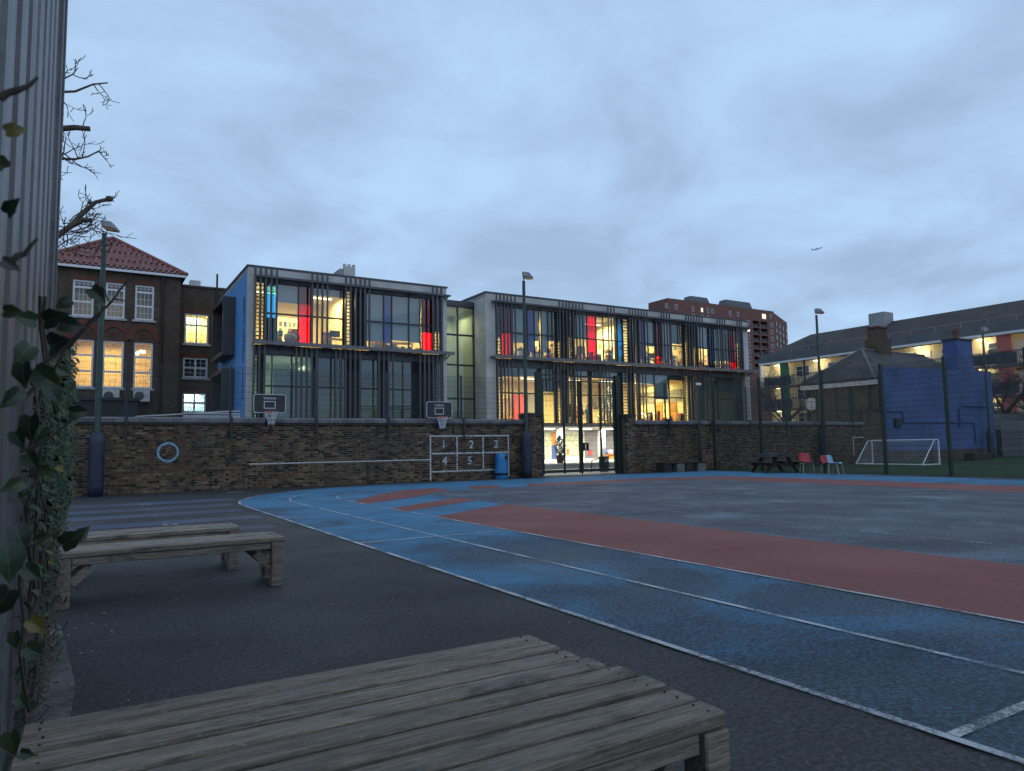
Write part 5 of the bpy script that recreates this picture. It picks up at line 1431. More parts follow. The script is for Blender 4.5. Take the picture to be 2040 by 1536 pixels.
# rooms behind the old windows
def old_room(x0, x1, y0, z0, z1, mat, power, col, d=4.0):
    MB().box(x0, x1, y0 + d, y0 + d + 0.1, z0, z1).build('room_wall', mat, old); MB().box(x0, x0 + 0.05, y0, y0 + d, z0, z1).box(x1 - 0.05, x1, y0, y0 + d, z0, z1).build('partition', mat, old)
    MB().box(x0 + 0.05, x1 - 0.05, y0, y0 + d, z1 - 0.05, z1).build('room_ceiling', 'ceiling_white', old); MB().box(x0 + 0.05, x1 - 0.05, y0, y0 + d, z0, z0 + 0.05).build('room_floor', 'floor_brown', old)
    if power: light('room_light', 'AREA', ((x0 + x1) / 2, y0 + d * 0.5, z1 - 0.3), power, col, old, (x1 - x0) * 0.5, 1.2)
AMB = (1.0, 0.62, 0.20)
old_room(ox0 + 0.4, ox1 - 0.4, OY + 0.4, 4.4, 8.2, 'wall_cream', 420, AMB)
old_room(ox0 + 0.4, ox1 - 0.4, OY + 0.4, 8.3, 11.6, 'wall_cool', 30, (1, 0.7, 0.45))
old_room(vw[0][0] - 0.3, vw[0][1] + 0.3, VY + 0.36, vw[0][2] - 0.4, vw[0][3] + 0.3, 'wall_cream', 170, (1.0, 0.88, 0.36), 1.2)
old_room(vw[1][0] - 0.3, vw[1][1] + 0.3, VY + 0.36, vw[1][2] - 0.3, vw[1][3] + 0.3, 'wall_cool', 0, AMB, 2.0)
old_room(vw[2][0] - 0.3, vw[2][1] + 0.3, VY + 0.36, vw[2][2] - 0.3, vw[2][3] + 0.3, 'wall_cool', 130, (0.62, 0.86, 1.0), 1.2)
t = thing('pendant_lamp', 'round white pendant lamps behind the rightmost lower sash window', 'lamp', (float(yp(276, 703, OY + 1.5)[0]), OY + 1.5, 7.0))
for a in ((274, 704), (281, 700), (286, 701)):
    p = yp(*a, OY + 1.6); MB().lathe(p, [(0.02, -0.1), (0.11, -0.06), (0.11, 0.06), (0.02, 0.1)], 10).build('globe', 'bulb_warm', t)
# air-conditioning units
def ac(label, px):
    p = yp(px, 789, OY - 0.25)
    t = thing('air_conditioner', label, 'air conditioner', (p[0], OY - 0.25, p[2] - 0.33), group='air conditioners on the old school wall')
    MB().box(-0.42, 0.42, -0.15, 0.15, 0, 0.66).build('case', 'ac_white', t, True, bevel=0.02)
    MB().extr([(-0.12 + 0.25 * math.cos(k * PI / 9), 0.33 + 0.25 * math.sin(k * PI / 9)) for k in range(18)], 1, -0.165, -0.151).build('fan_grille', 'ac_fan', t, True)
    MB().box(-0.35, -0.3, -0.1, 0.248, -0.06, -0.002).box(0.3, 0.35, -0.1, 0.248, -0.06, -0.002).build('bracket', 'pipe_black', t, True)
ac('white air conditioner under the middle lower sash window', 221); ac('white air conditioner under the rightmost lower sash window', 282)
# low black extension and canopy roof behind the wall
p, q = yp(100, 793, 41.0), yp(275, 795, 41.0)
t = thing('flat_roof_extension', 'low black flat-roofed extension below the old school windows', 'building', (0, 41, 0))
MB().box(p[0] - 2, q[0], 41.0, 45.9, 0, q[2] - 0.1).build('wall', 'shed_black', t); MB().box(p[0] - 2.1, q[0] + 0.1, 40.85, 45.95, q[2] - 0.098, q[2] + 0.06).build('roof_edge', 'coping_dark', t)
a, c, d = yp(275, 828, 29.5), yp(478, 817, 29.5), yp(478, 826, 29.5)
t = thing('canopy_roof', 'white corrugated canopy roof just above the left part of the wall', 'canopy', (float(a[0]), 29.5, 0))
MB().hexa([(a[0], 29.5, a[2] - 0.05), (c[0], 29.5, c[2] - 0.05), (c[0], 31.5, c[2] + 0.0), (a[0], 31.5, a[2] + 0.0), (a[0], 29.5, a[2]), (c[0], 29.5, c[2]), (c[0], 31.5, c[2] + 0.06), (a[0], 31.5, a[2] + 0.06)]).build('roof_sheet', 'roof_white', t)
MB().box(a[0] + 1.5, c[0], 29.4, 29.49, c[2] - 0.34, c[2] - 0.22).box(a[0] + 1.5, c[0], 29.4, 29.49, c[2] - 0.18, c[2] - 0.13).build('fascia', 'roof_white', t)
for k in range(4): x = a[0] + 0.3 + k * (c[0] - a[0] - 0.6) / 3; MB().box(x - 0.05, x + 0.05, 29.6, 29.7, 0, a[2] - 0.06).build('post', 'roof_white', t)
# concrete chimney stack behind the glass block
t = thing('flue_stack', 'grey concrete flue stack rising behind the glass block', 'chimney', (float(yp(692, 550, 62)[0]), 62, 0))
p, q = yp(677, 552, 62), yp(708, 531, 62)
MB().box(p[0], q[0] - 0.35, 62, 64, 0, q[2] - 0.35).build('stack', 'far_concrete', t); MB().box(p[0] + 0.35, q[0] - 0.05, 61.9, 61.99, 0, q[2] - 0.1).build('face', 'concrete_light', t)
for k in range(3): x = p[0] + 0.5 + k * 0.42; MB().tube([(x, 62.2, q[2] - 0.34), (x, 62.2, q[2] + 0.16)], 0.16, 10).build('flue', 'concrete_light', t)

# ================================================================== HOUSE WITH THE BLUE WALL
HX0, HX1, HY0, HY1 = 40.5, 53.2, 24.52, 29.8
h = thing('hipped_house', 'brown brick house with slate hip roof and blue painted end wall', 'house', (46, 27, 0))
MB().box(HX0, HX0 + 0.3, HY0 + 0.3, HY1, 0, 4.85).box(HX0 + 0.3, HX1, HY1 - 0.3, HY1, 0, 4.85).box(HX1 - 0.3, HX1, HY0 + 0.3, HY1 - 0.3, 0, 4.85).build('wall', 'brick_stock', h)
bw = MB(); bw.extr([(HX0, 0.62), (HX1, 0.62), (HX1, 5.86), (HX0 + 0.03, 5.64)], 1, HY0 - 0.02, HY0 + 0.28); bw.build('blue_wall', 'brick_bluepaint', h)
MB().box(HX0, HX1, HY0, HY0 + 0.28, 0, 0.618).build('plinth', 'brick_stock', h)
bx0, bx1 = float(yp(1907, 700, HY0)[0]), float(yp(1937, 700, HY0)[0])
ch = MB().box(bx0, bx1, HY0 - 0.01, HY0 + 0.9, 5.6, 7.8).build('chimney', 'brick_bluepaint', h)
MB().box(bx0 - 0.06, bx1 + 0.06, HY0 - 0.07, HY0 + 0.96, 7.802, 7.92).build('cap', 'coping_dark', ch)
MB().lathe(((bx0 + bx1) / 2 - 0.1, HY0 + 0.45, 7.93), [(0.2, 0), (0.17, 0.3), (0.22, 0.55), (0.2, 0.7)], 10).build('chimney_pot', 'pot_red', ch)
ym = (HY0 + HY1) / 2 + 0.3; rz_ = 7.2; ra, rb = 43.2, 50.4; ev = 4.95; o_ = 0.35
R1, R2 = (ra, ym, rz_), (rb, ym, rz_ - 0.05)
A_, B_, C_, D_ = (HX0 - o_, HY0 + 0.27, ev), (HX1, HY0 + 0.27, ev + 0.2), (HX1, HY1 + o_, ev), (HX0 - o_, HY1 + o_, ev)
MB().quad(A_, B_, R2, R1).quad(D_, A_, R1).quad(C_, D_, R1, R2).quad(B_, C_, R2).build('roof', 'slate', h)
MB().box(HX0 - 0.42, HX0 - 0.34, HY0 + 0.3, HY1 + 0.3, 4.92, 5.02).build('gutter', 'pipe_black', h)
MB().box(HX0 - 0.3, HX0 - 0.02, HY0 + 0.3, HY1 + 0.2, 4.62, 4.9).build('fascia', 'white_trim', h)
p = yp(1751, 690, ym + 0.2); cx = 45.3
ch = MB().box(cx - 0.75, cx + 0.75, ym - 0.3, ym + 0.6, 6.4, 8.0).build('chimney', 'brick_stock', h)
MB().box(cx - 0.62, cx + 0.5, ym - 0.2, ym + 0.5, 8.002, 8.72).build('chimney_top', 'brick_stock', ch); MB().box(cx - 0.7, cx + 0.58, ym - 0.28, ym + 0.58, 8.722, 8.82).build('cap', 'pot_red', ch)
m = MB(); m.tube([R1, A_], 0.08, 6).tube([R1, D_], 0.08, 6).tube([R1, R2], 0.08, 6); m.build('ridge_tiles', 'coping', h)
MB().tube([(HX0 - 0.12, 29.6, 4.6), (HX0 - 0.12, 29.6, 0)], 0.06, 8).build('downpipe', 'pipe_black', h)
MB().tube([(HX0 - 0.1, 29.75, 4.6), (HX0 - 0.1, 29.75, 6.6)], 0.06, 8).build('soil_pipe', 'pipe_black', h)
for y in (25.4, 26.6, 27.6): MB().tube([(HX0 - 0.08, y, 4.6), (HX0 - 0.08, y, 2.4)], 0.04, 6).build('wall_pipe', 'pipe_black', h)
MB().tube([(HX0 + 0.2, HY0 - 0.08, 3.0), (HX0 + 1.6, HY0 - 0.08, 3.0), (HX0 + 1.75, HY0 - 0.08, 2.75), (HX0 + 1.75, HY0 - 0.08, 2.35), (50.3, HY0 - 0.08, 2.35), (50.5, HY0 - 0.08, 1.0)], 0.045, 6).build('wall_pipe', 'brick_bluepaint', h)
MB().tube([(48.6, HY0 - 0.1, 2.1), (48.6, HY0 - 0.1, 3.2), (48.9, HY0 - 0.1, 3.45), (52.6, HY0 - 0.1, 3.45)], 0.06, 6).build('wall_pipe', 'brick_bluepaint', h)
MB().box(41.3, 41.95, HY0 - 0.14, HY0 - 0.022, 2.05, 2.55).build('meter_box', 'black', h)
# round white dish on the side wall
m = MB(); pc = xp(1617, 805, HX0 - 0.12)
t = thing('satellite_dish', 'round white dish on the side wall of the hip-roofed house', 'satellite dish', tuple(pc))
n = 18; m.extr([(0.42 * math.cos(2 * PI * k / n), 0.42 * math.sin(2 * PI * k / n)) for k in range(n)], 0, -0.06, -0.02); m.build('dish', 'white_trim', t, True)
MB().box(-0.02, 0.11, -0.04, 0.04, -0.05, 0.05).build('mount', 'pipe_black', t, True)
# brick pier and low wall between the long wall and the house
t = thing('wall_buttress', 'rough brick buttress between the long wall and the blue wall', 'wall', (39.3, WY, 0))
MB().box(38.3, 40.45, WY + 0.05, WY + 0.5, 0, 2.9).build('wall', 'brick_stock', t); MB().box(36.5, 40.45, WY + 0.35, WY + 0.6, 2.92, 3.06).build('coping', 'coping_dark', t)
# planter on the turf under the blue wall, grey fence at far right
p = gp(1925, 924)
t = thing('turf_planter', 'low dark planter box on the turf under the blue wall', 'planter', (45.5, 22.0, 0))
MB().box(-1.0, 1.0, -0.3, 0.3, 0, 0.42).build('box', 'timber_dark', t, True, bevel=0.02); MB().box(-0.92, 0.92, -0.22, 0.22, 0.421, 0.44).build('soil', 'black', t, True)
t = thing('palisade_fence', 'grey palisade fence right of the blue wall', 'fence', (57, 24, 0))
for k in range(46):
    MB().box(53.4 + k * 0.24, 53.5 + k * 0.24, 24.2, 24.24, 0.05, 2.5).build('pale', 'lamp_grey', t)
for z in (0.5, 2.0): MB().box(53.3, 64.4, 24.242, 24.29, z, z + 0.07).build('rail', 'lamp_grey', t)
t = thing('garden_wall', 'dark low outbuilding behind the palisade fence', 'outbuilding', (59, 26, 0))
MB().box(53.6, 64, 26, 28.5, 0, 1.9).build('wall', 'shed_black', t); MB().box(53.5, 64.1, 25.9, 28.6, 1.902, 3.1).build('roof', 'flat_band', t)

# ================================================================== DECK-ACCESS FLATS
AX, AY0, AY1 = 66.0, 14.0, 54.2
fl = thing('block_of_flats', 'long block of flats with lit access balconies and brown roof', 'building', (AX + 4, 34, 0))
MB().box(AX + 1.4, AX + 9.5, AY0, AY1, 0, 10.1).build('wall', 'flat_cream', fl)
MB().box(AX - 0.15, AX + 9.6, AY0 - 0.1, AY1 + 0.15, 10.18, 11.05).build('roof_band', 'flat_band', fl)
MB().box(AX - 0.2, AX - 0.152, AY0 - 0.1, AY1 + 0.2, 9.98, 10.2).build('white_fascia', 'flat_white', fl)
MB().box(AX - 0.1, AX + 1.39, AY1 - 0.02, AY1 + 0.2, 7.3, 9.97).build('end_wall', 'flat_white', fl)
rx = AX + 5
MB().quad((AX + 0.2, AY0, 11.06), (AX + 0.2, AY1, 11.06), (rx, AY1 - 3, 13.5), (rx, AY0, 13.5)).quad((AX + 0.2, AY1, 11.06), (AX + 9.5, AY1, 11.06), (rx, AY1 - 3, 13.5)).quad((AX + 9.5, AY1, 11.06), (AX + 9.5, AY0, 11.06), (rx, AY0, 13.5), (rx, AY1 - 3, 13.5)).build('roof', 'roof_tile_far', fl)
m = MB(); m.bar((AX + 0.05, AY0, 11.5), (AX + 0.05, AY1, 11.5), 0.05)
for k in range(19): y = AY0 + 1 + k * 2.2; m.bar((AX + 0.05, y, 11.05), (AX + 0.05, y, 11.5), 0.05)
m.build('roof_rail', 'lamp_grey', fl)
MB().box(rx - 1.4, rx + 0.2, 41.6, 43.3, 12, 14.4).build('chimney', 'far_concrete', fl)
MB().box(AX + 1.2, AX + 2.5, 47.5, 49.2, 11.0, 12.2).build('dormer', 'flat_band', fl)
for z in (7.45, 4.9, 2.3):
    MB().box(AX - 0.05, AX + 1.39, AY0, AY1 - 0.03, z - 0.18, z).build('balcony_slab', 'flat_band', fl)
    r = MB()
    y = AY0 + 0.3
    while y < AY1 - 0.4:
        r.bar((AX, y, z + 0.08), (AX, y, z + 1.1), 0.025); y += 0.16
    r.bar((AX, AY0, z + 1.12), (AX, AY1 - 0.05, z + 1.12), 0.06)
    r.build('railing', 'rail_panel', fl)
    for k in range(9):
        y = AY0 + 1.2 + k * 4.4
        if k % 3 != 1: MB().box(AX + 0.04, AX + 0.07, y, y + 3.6, z + 0.1, z + 1.0).build('railing_panel', 'rail_panel', fl)
    # doors, windows and lamps along the deck
    y = AY1 - 1.6; i = 0
    while y > AY0 + 2:
        kd = i % 4
        zt = z + 2.2
        if kd == 0: MB().box(AX + 1.33, AX + 1.39, y - 0.95, y - 0.1, z + 0.01, z + 2.1).build('front_door', 'white_trim', fl)
        elif kd in (1, 3):
            w = MB().box(AX + 1.32, AX + 1.385, y - 1.7, y, z + 0.95, z + 2.15).build('window', 'upvc', fl)
            MB().box(AX + 1.300, AX + 1.318, y - 1.62, y - 0.9, z + 1.03, z + 2.07).box(AX + 1.300, AX + 1.318, y - 0.82, y - 0.08, z + 1.03, z + 1.6).box(AX + 1.300, AX + 1.318, y - 0.82, y - 0.08, z + 1.66, z + 2.07).build('pane', 'far_glass', w)
        y -= 1.95; i += 1
    for y in (52.6, 47.6, 42.2, 36.8, 31.4, 26.2, 21.0):
        o = MB().box(AX + 0.5, AX + 0.75, y - 0.2, y + 0.2, z + 2.36, z + 2.44).build('deck_lamp', 'bulb_warm', fl)
        light('deck_light', 'POINT', (AX + 0.62, y, z + 2.2), 75 if y < 40 and z > 5 else 60, (1.0, 0.80, 0.42), fl, 0.12)
# full-height coloured stair panels
for y, wd, m in ((51.3, 0.95, 'door_green'), (32.9, 0.95, 'door_yellow'), (29.3, 1.1, 'door_coral')):
    MB().box(AX + 0.1, AX + 0.3, y - wd / 2, y + wd / 2, 2.3 if m != 'door_yellow' else 7.45, 9.97).build('stair_panel', m, fl)
MB().box(AX + 1.34, AX + 1.385, AY0, 29, 0, 7.2).build('brick_bay', 'brick_salmon', fl)
# lower block left of it, seen beside the glass school
t = thing('low_flats', 'lower wing of flats with lit windows beside the right end of the glass block', 'building', (62, 58, 0))
MB().box(60, 66, 57, 72, 0, 7.2).build('wall', 'flat_cream', t); MB().box(59.7, 66.3, 56.7, 72.3, 7.2, 8.6).build('roof', 'flat_band', t)
for z in (5.0, 2.4):
    w = MB().box(59.9, 59.99, 57.5, 62, z, z + 1.4).build('window', 'lit_amber', t); MB().box(59.85, 59.895, 59.6, 59.8, z, z + 1.4).build('mullion', 'upvc', w)

# ================================================================== RED BRICK TOWER
TY = 200.0
tw = thing('apartment_tower', 'red brick apartment tower with stacked recessed balconies in the distance', 'building', (225, TY, 0))
a, c, d = yp(1330, 592.6, TY), yp(1440, 609, TY), yp(1568, 628, TY)
l0 = yp(1299, 604, TY)
x0, xm, x1 = float(a[0]), float(c[0]), float(yp(1541, 622, TY)[0]); top = float(a[2])
BAL = []
for px_ in (1500, 1516):
    xa, xb = float(yp(px_, 650, TY)[0]), float(yp(px_ + 13, 650, TY)[0])
    for k in range(7): BAL.append((xa, xb, top - 5.2 - 3.05 * k - 2.4, top - 5.2 - 3.05 * k))
opening_wall(x0, x1, 0, top - 0.2, TY, TY + 3, BAL, 'wall', 'brick_tower', tw)
MB().box(x0, x1, TY + 3, TY + 11, 0, top - 0.2).build('core', 'brick_tower', tw)
for q in BAL: MB().box(q[0], q[1], TY + 0.3, TY + 0.5, q[2], q[2] + 1.1).build('balcony_rail', 'frame_dark', tw)
x2 = float(yp(1567, 628, TY + 14)[0])
MB().hexa([(x1 + 0.05, TY, 0), (x2, TY + 14, 0), (x2, TY + 18, 0), (x1 + 0.05, TY + 18, 0), (x1 + 0.05, TY, top - 0.8), (x2, TY + 14, top - 0.8), (x2, TY + 18, top - 0.8), (x1 + 0.05, TY + 18, top - 0.8)]).build('wall', 'brick_tower', tw)
def twin(px_, zt, w=1.3, hh=1.9, lit=False):
    x = float(yp(px_, 640, TY)[0])
    o = MB().box(x - w / 2, x + w / 2, TY - 0.12, TY - 0.01, zt - hh, zt).build('window', 'flat_white', tw)
    MB().box(x - w / 2 + 0.15, x - 0.06, TY - 0.16, TY - 0.121, zt - hh + 0.15, zt - 0.15).box(x + 0.06, x + w / 2 - 0.15, TY - 0.16, TY - 0.121, zt - hh + 0.15, zt - 0.15).build('pane', 'lit_pale' if lit else 'far_glass', o)
for px_ in (1329, 1348, 1381, 1399, 1411, 1420, 1455, 1471): twin(px_, top - 2.4, lit=px_ == 1399)
for px_ in (1381, 1399, 1411, 1490, 1537): 
    for k in range(7): twin(px_, top - 5.4 - 3.05 * k, 1.7, lit=(px_, k) in ((1490, 1), (1537, 5)))
twin(1522, top - 1.8, 2.6, 2.3, True); twin(1536, top - 1.8)
for j in range(4):
    f = (j + 0.5) / 4
    for k in range(7):
        zz = top - 5.2 - 3.05 * k; cxw = x1 + (x2 - x1) * f; cyw = TY + 14 * f
        m = MB(); dx, dy = (x2 - x1) / 14, 1.0; L_ = math.hypot(dx, dy); dx /= L_; dy /= L_
        m.bar((cxw - dx * 0.8 - 0.1, cyw - dy * 0.8 - 0.2, zz), (cxw + dx * 0.8 - 0.1, cyw + dy * 0.8 - 0.2, zz), 0.3, 1.8); m.build('window', 'far_glass', tw)
for a_, c_ in ((1372, 1413), (1442, 1497)):
    xa, xb = float(yp(a_, 600, TY + 6)[0]), float(yp(c_, 600, TY + 6)[0]); hh = 3.2 if a_ == 1372 else 4.2
    z0 = top - 0.2; zb = z0 + hh + (0.6 if a_ == 1372 else 0)
    MB().hexa([(xa, TY + 5, z0), (xb, TY + 5, z0), (xb, TY + 10, z0), (xa, TY + 10, z0), (xa + 1.2, TY + 6, zb), (xb - 1.2, TY + 6, zb), (xb - 1.2, TY + 9.5, zb), (xa + 1.2, TY + 9.5, zb)]).build('penthouse', 'penthouse', tw)

# ================================================================== TREES
def grow(mb, p, d, L, r, depth, twig, bend=0.35, nb=(2, 3), shrink=0.68, minr=0.006, up=0.12):
    n = 4; pts = [Vector(p)]; rs = [r]; q = Vector(p); dd = Vector(d).normalized()
    for i in range(n):
        dd = (dd + Vector((random.uniform(-1, 1), random.uniform(-1, 1), random.uniform(-1, 1) + up)) * bend * 0.4).normalized()
        q = q + dd * L / n; pts.append(q.copy()); rs.append(max(minr, r * (1 - 0.45 * (i + 1) / n)))
    (mb if r > twig[1] else twig[0]).tube(pts, rs, 7 if r > twig[1] else 4)
    if depth <= 0: return
    for k in range(random.randint(*nb)):
        i = random.randint(2, n); s = Vector((random.uniform(-1, 1), random.uniform(-1, 1), random.uniform(-0.5, 1))).normalized()
        nd = (dd + s * random.uniform(0.6, 1.2)).normalized()
        grow(mb, pts[i], nd, L * shrink * random.uniform(0.75, 1.15), max(minr, rs[i] * random.uniform(0.5, 0.75)), depth - 1, twig, bend, nb, shrink, minr, up)
random.seed(21)
# pollarded tree behind the metal cladding
t = thing('pollarded_tree', 'pollarded bare tree behind the metal cladding with stubby cut limbs', 'tree', (-1.7, 14.0, 0))
mb, tw_ = MB(), MB(); TW2 = (tw_, 0.022)
mb.tube([(-1.7, 14, 0), (-1.62, 14, 2.5), (-1.72, 14, 4.6), (-1.55, 14, 7.0), (-1.6, 14, 9.5)], [0.3, 0.26, 0.24, 0.2, 0.14], 10)
TYp = 14.0
def limb(pxs, r0, r1):
    pts = [yp(px_, py, TYp) for px_, py in pxs]; pts[0] = np.array([-1.6, TYp, pts[0][2]])
    n = len(pts); mb.tube(pts, [r0 + (r1 - r0) * i / (n - 1) for i in range(n)], 8); return [Vector(p) for p in pts]
l1 = limb([(20, 520), (110, 475), (140, 450), (165, 425), (190, 403), (218, 396)], 0.05, 0.032)
l2 = limb([(20, 500), (110, 470), (140, 452), (165, 437), (185, 440)], 0.045, 0.04)
l3 = limb([(20, 270), (100, 258), (150, 254), (180, 257)], 0.06, 0.045)
l4 = limb([(20, 200), (110, 184), (150, 182), (185, 168), (215, 165)], 0.03, 0.012)
l5 = limb([(20, 330), (110, 316), (150, 317), (175, 312), (198, 300)], 0.03, 0.010)
l6 = limb([(20, 160), (125, 158), (145, 148), (155, 135)], 0.02, 0.008)
mb.lathe(tuple(l1[-1] - Vector((0, 0, 0.05))), [(0.02, 0), (0.06, 0.03), (0.06, 0.08), (0.02, 0.1)], 8)
for l, k, L_ in ((l1, 5, 0.45), (l2, 6, 0.6), (l4, 3, 0.45), (l5, 4, 0.4), (l6, 3, 0.3), (l3, 1, 0.3)):
    for i in range(k):
        b0 = random.randint(1, len(l) - 2); p = l[b0].lerp(l[b0 + 1], rnd())
        grow(mb, p, (random.uniform(-0.2, 1.0), random.uniform(-0.4, 0.4), random.uniform(-0.7, 1)), L_ * random.uniform(0.4, 0.85), 0.010, 2, TW2, 0.7, (2, 3), 0.62, 0.005)
for i in range(9):
    p = yp(random.uniform(112, 140), random.uniform(440, 500), TYp); grow(mb, p, (random.uniform(0.1, 1), 0, random.uniform(-0.8, 1)), random.uniform(0.3, 0.6), 0.011, 2, TW2, 0.8, (2, 3), 0.62, 0.005)
for i in range(6):
    p = yp(random.uniform(105, 125), random.uniform(280, 330), TYp); grow(mb, p, (random.uniform(0.1, 1), 0, random.uniform(-0.8, 1)), random.uniform(0.3, 0.5), 0.013, 2, TW2, 0.8, (2, 3), 0.62, 0.005)
mb.build('trunk', 'bark', t, smooth=True); tag(tw_.build('twigs', 'stem_brown', t), kind='stuff')
# bare trees in front of the flats
def bare_tree(label, x, y, h, sd_):
    random.seed(sd_)
    t = thing('bare_tree', label, 'tree', (x, y, 0), group='bare trees in front of the flats')
    mb, tw_ = MB(), MB()
    grow(mb, (x, y, 0), (0, 0, 1), h * 0.42, 0.16, 0, (tw_, 0.03), 0.25)
    for k in range(8):
        a = k * 0.8 + rnd(); grow(mb, (x, y, h * (0.28 + 0.02 * k)), (math.cos(a), math.sin(a), 0.9), h * 0.36, 0.075, 4, (tw_, 0.03), 0.45, (2, 3), 0.66, 0.014)
    mb.build('trunk', 'bark_far', t, smooth=True); tag(tw_.build('crown', 'bark_far', t), kind='stuff')
bare_tree('bare spreading tree in front of the flats beside the glass block', 57.0, 44.0, 8.2, 5)
bare_tree('bare tree in front of the flats right of the blue wall', 60.0, 26.8, 8.0, 9)
bare_tree('bare tree at the right edge, before the coral panel', 61.0, 24.9, 7.2, 13)
random.seed(3)

# ================================================================== METAL CLADDING AND IVY
MX, MY1 = -0.24, 5.95
t = thing('metal_cladding', 'tall ribbed galvanised metal cladding at the left edge', 'wall', (MX, 4, 0))
prof = []; y = -0.6
while y < MY1 - 0.5:
    prof += [(MX, y), (MX, y + 0.26), (MX - 0.05, y + 0.29), (MX - 0.05, y + 0.42)]; y += 0.45
prof += [(MX, y), (MX, MY1 - 0.25)]
back = [(MX - 0.12, MY1 - 0.25), (MX - 0.12, -0.6)]
MB().extr(prof + back, 2, 0.0, 8.4).build('ribbed_sheet', 'galv', t)
MB().box(MX - 0.10, MX + 0.025, MY1 - 0.245, MY1 - 0.10, 0, 8.4).box(MX - 0.03, MX + 0.04, MY1 - 0.098, MY1 - 0.06, 0, 8.4).box(MX - 0.10, MX + 0.015, MY1 - 0.058, MY1, 0, 8.4).build('corner_post', 'galv', t, bevel=0.006)
# ivy: leaves with five lobes
LOBE = [(0, 0), (0.2, -0.1), (0.38, 0.0), (0.40, 0.2), (0.44, 0.42), (0.24, 0.66), (0, 1.0), (-0.24, 0.66), (-0.44, 0.42), (-0.40, 0.2), (-0.38, 0.0), (-0.2, -0.1)]
def leaf_geo(mb, p, d, up, s, fold=0.16):
    d = Vector(d).normalized(); side = d.cross(Vector(up)).normalized(); n = side.cross(d)
    base = len(mb.v); P = Vector(p); N_ = len(LOBE)
    def pt(x, y): return tuple(P + (side * x + d * y + n * (abs(x) * fold + 0.25 * x * x - 0.28 * y * y)) * s)
    for x, y in LOBE: mb.v.append(pt(x, y))
    for x, y in LOBE: mb.v.append(pt(x * 0.5, 0.42 + (y - 0.42) * 0.55))
    mb.v.append(pt(0, 0.42)); c = base + 2 * N_
    for i in range(N_):
        k = (i + 1) % N_
        mb.f.append((base + i, base + k, base + N_ + k, base + N_ + i)); mb.f.append((base + N_ + i, base + N_ + k, c))
iv = thing('ivy', 'dark green ivy climbing the metal cladding beside the benches', 'ivy', (-0.15, 5, 0))
lm = MB(); leaf_geo(lm, (0, 0, 0), (0, 1, 0), (0, 0, 1), 1.0); lmesh = lm.mesh('leaf', 'ivy_leaf_big', True)
def big_leaf(px_, py, Y, size, ang, tilt):
    p = yp(px_, py, Y); o = link('leaf', lmesh, iv); o.location = p; q_ = size * random.uniform(0.45, 0.62); o.scale = (q_, q_ * 1.1, q_)
    # most of the blade turned towards -Y, tip direction by ang in the xz plane
    o.rotation_euler = (PI / 2 + tilt, ang, random.uniform(-0.5, 0.5))
for L_ in ((12, 262, 1.3, 0.055, 1.2, 0.2), (8, 335, 1.2, 0.06, -0.8, -0.3), (14, 425, 1.25, 0.05, 0.8, 0.5), (4, 520, 1.2, 0.05, 2.0, 0.3), (8, 620, 1.3, 0.05, 1.6, 0.2),
           (182, 575, 2.4, 0.085, 2.4, 0.4), (140, 598, 2.4, 0.07, -2.2, 0.2), (90, 640, 2.0, 0.10, 1.3, 0.5), (120, 645, 2.1, 0.09, 1.7, 0.7), (72, 640, 1.9, 0.08, -1.4, 0.2), (100, 690, 2.0, 0.12, 1.4, 0.8), (60, 690, 1.8, 0.085, -2.6, 0.3),
           (45, 725, 1.7, 0.09, 3.0, 0.2), (70, 740, 1.8, 0.10, 2.2, 0.4), (95, 770, 2.2, 0.09, 2.6, 0.3), (40, 780, 1.6, 0.07, -2.4, 0.1), (115, 735, 2.5, 0.07, 2.0, 0.3), (140, 822, 3.2, 0.12, 1.5, 0.6), (60, 830, 2.0, 0.09, 3.1, 0.2),
           (30, 860, 1.6, 0.07, 2.7, 0.2), (85, 850, 2.4, 0.08, -2.8, 0.2), (55, 905, 2.0, 0.08, 2.6, 0.3), (80, 935, 2.4, 0.07, 1.8, 0.4), (45, 960, 1.8, 0.075, -2.0, 0.3), (30, 1050, 1.6, 0.085, 2.8, 0.3), (75, 1075, 2.2, 0.06, 1.3, 0.5), (12, 1090, 1.4, 0.09, 3.0, 0.2),
           (125, 1085, 2.6, 0.12, 1.0, 0.2), (150, 1072, 2.6, 0.08, 0.9, 0.3), (50, 1130, 1.9, 0.07, 2.4, 0.3), (20, 1175, 1.5, 0.09, -2.6, 0.2), (60, 1235, 2.2, 0.08, 2.4, 0.3), (28, 1260, 1.7, 0.06, 2.9, 0.3), (50, 1290, 2.2, 0.09, 2.2, 0.2), (35, 1390, 2.0, 0.07, 2.6, 0.3), (20, 1460, 1.9, 0.09, 2.9, 0.2), (40, 1500, 2.1, 0.06, 2.0, 0.3)):
    big_leaf(*L_)
st = MB()
for px0, px1, a, c, Y0 in ((60, 262, 740, 548, 2.5), (10, 75, 520, 480, 1.25), (0, 75, 195, 158, 1.15), (30, 130, 800, 700, 2.0), (40, 150, 900, 830, 2.3), (0, 120, 1100, 1060, 1.7), (100, 230, 700, 590, 2.5)):
    pts = [yp(px0 + (px1 - px0) * k / 5, a + (c - a) * (k / 5) ** 1.4 + random.uniform(-6, 6), Y0) for k in range(6)]; st.tube(pts, [0.006, 0.005, 0.005, 0.004, 0.003, 0.002], 6)
p0 = [yp(205, 622, 2.5), yp(228, 640, 2.5), yp(258, 568, 2.5)]
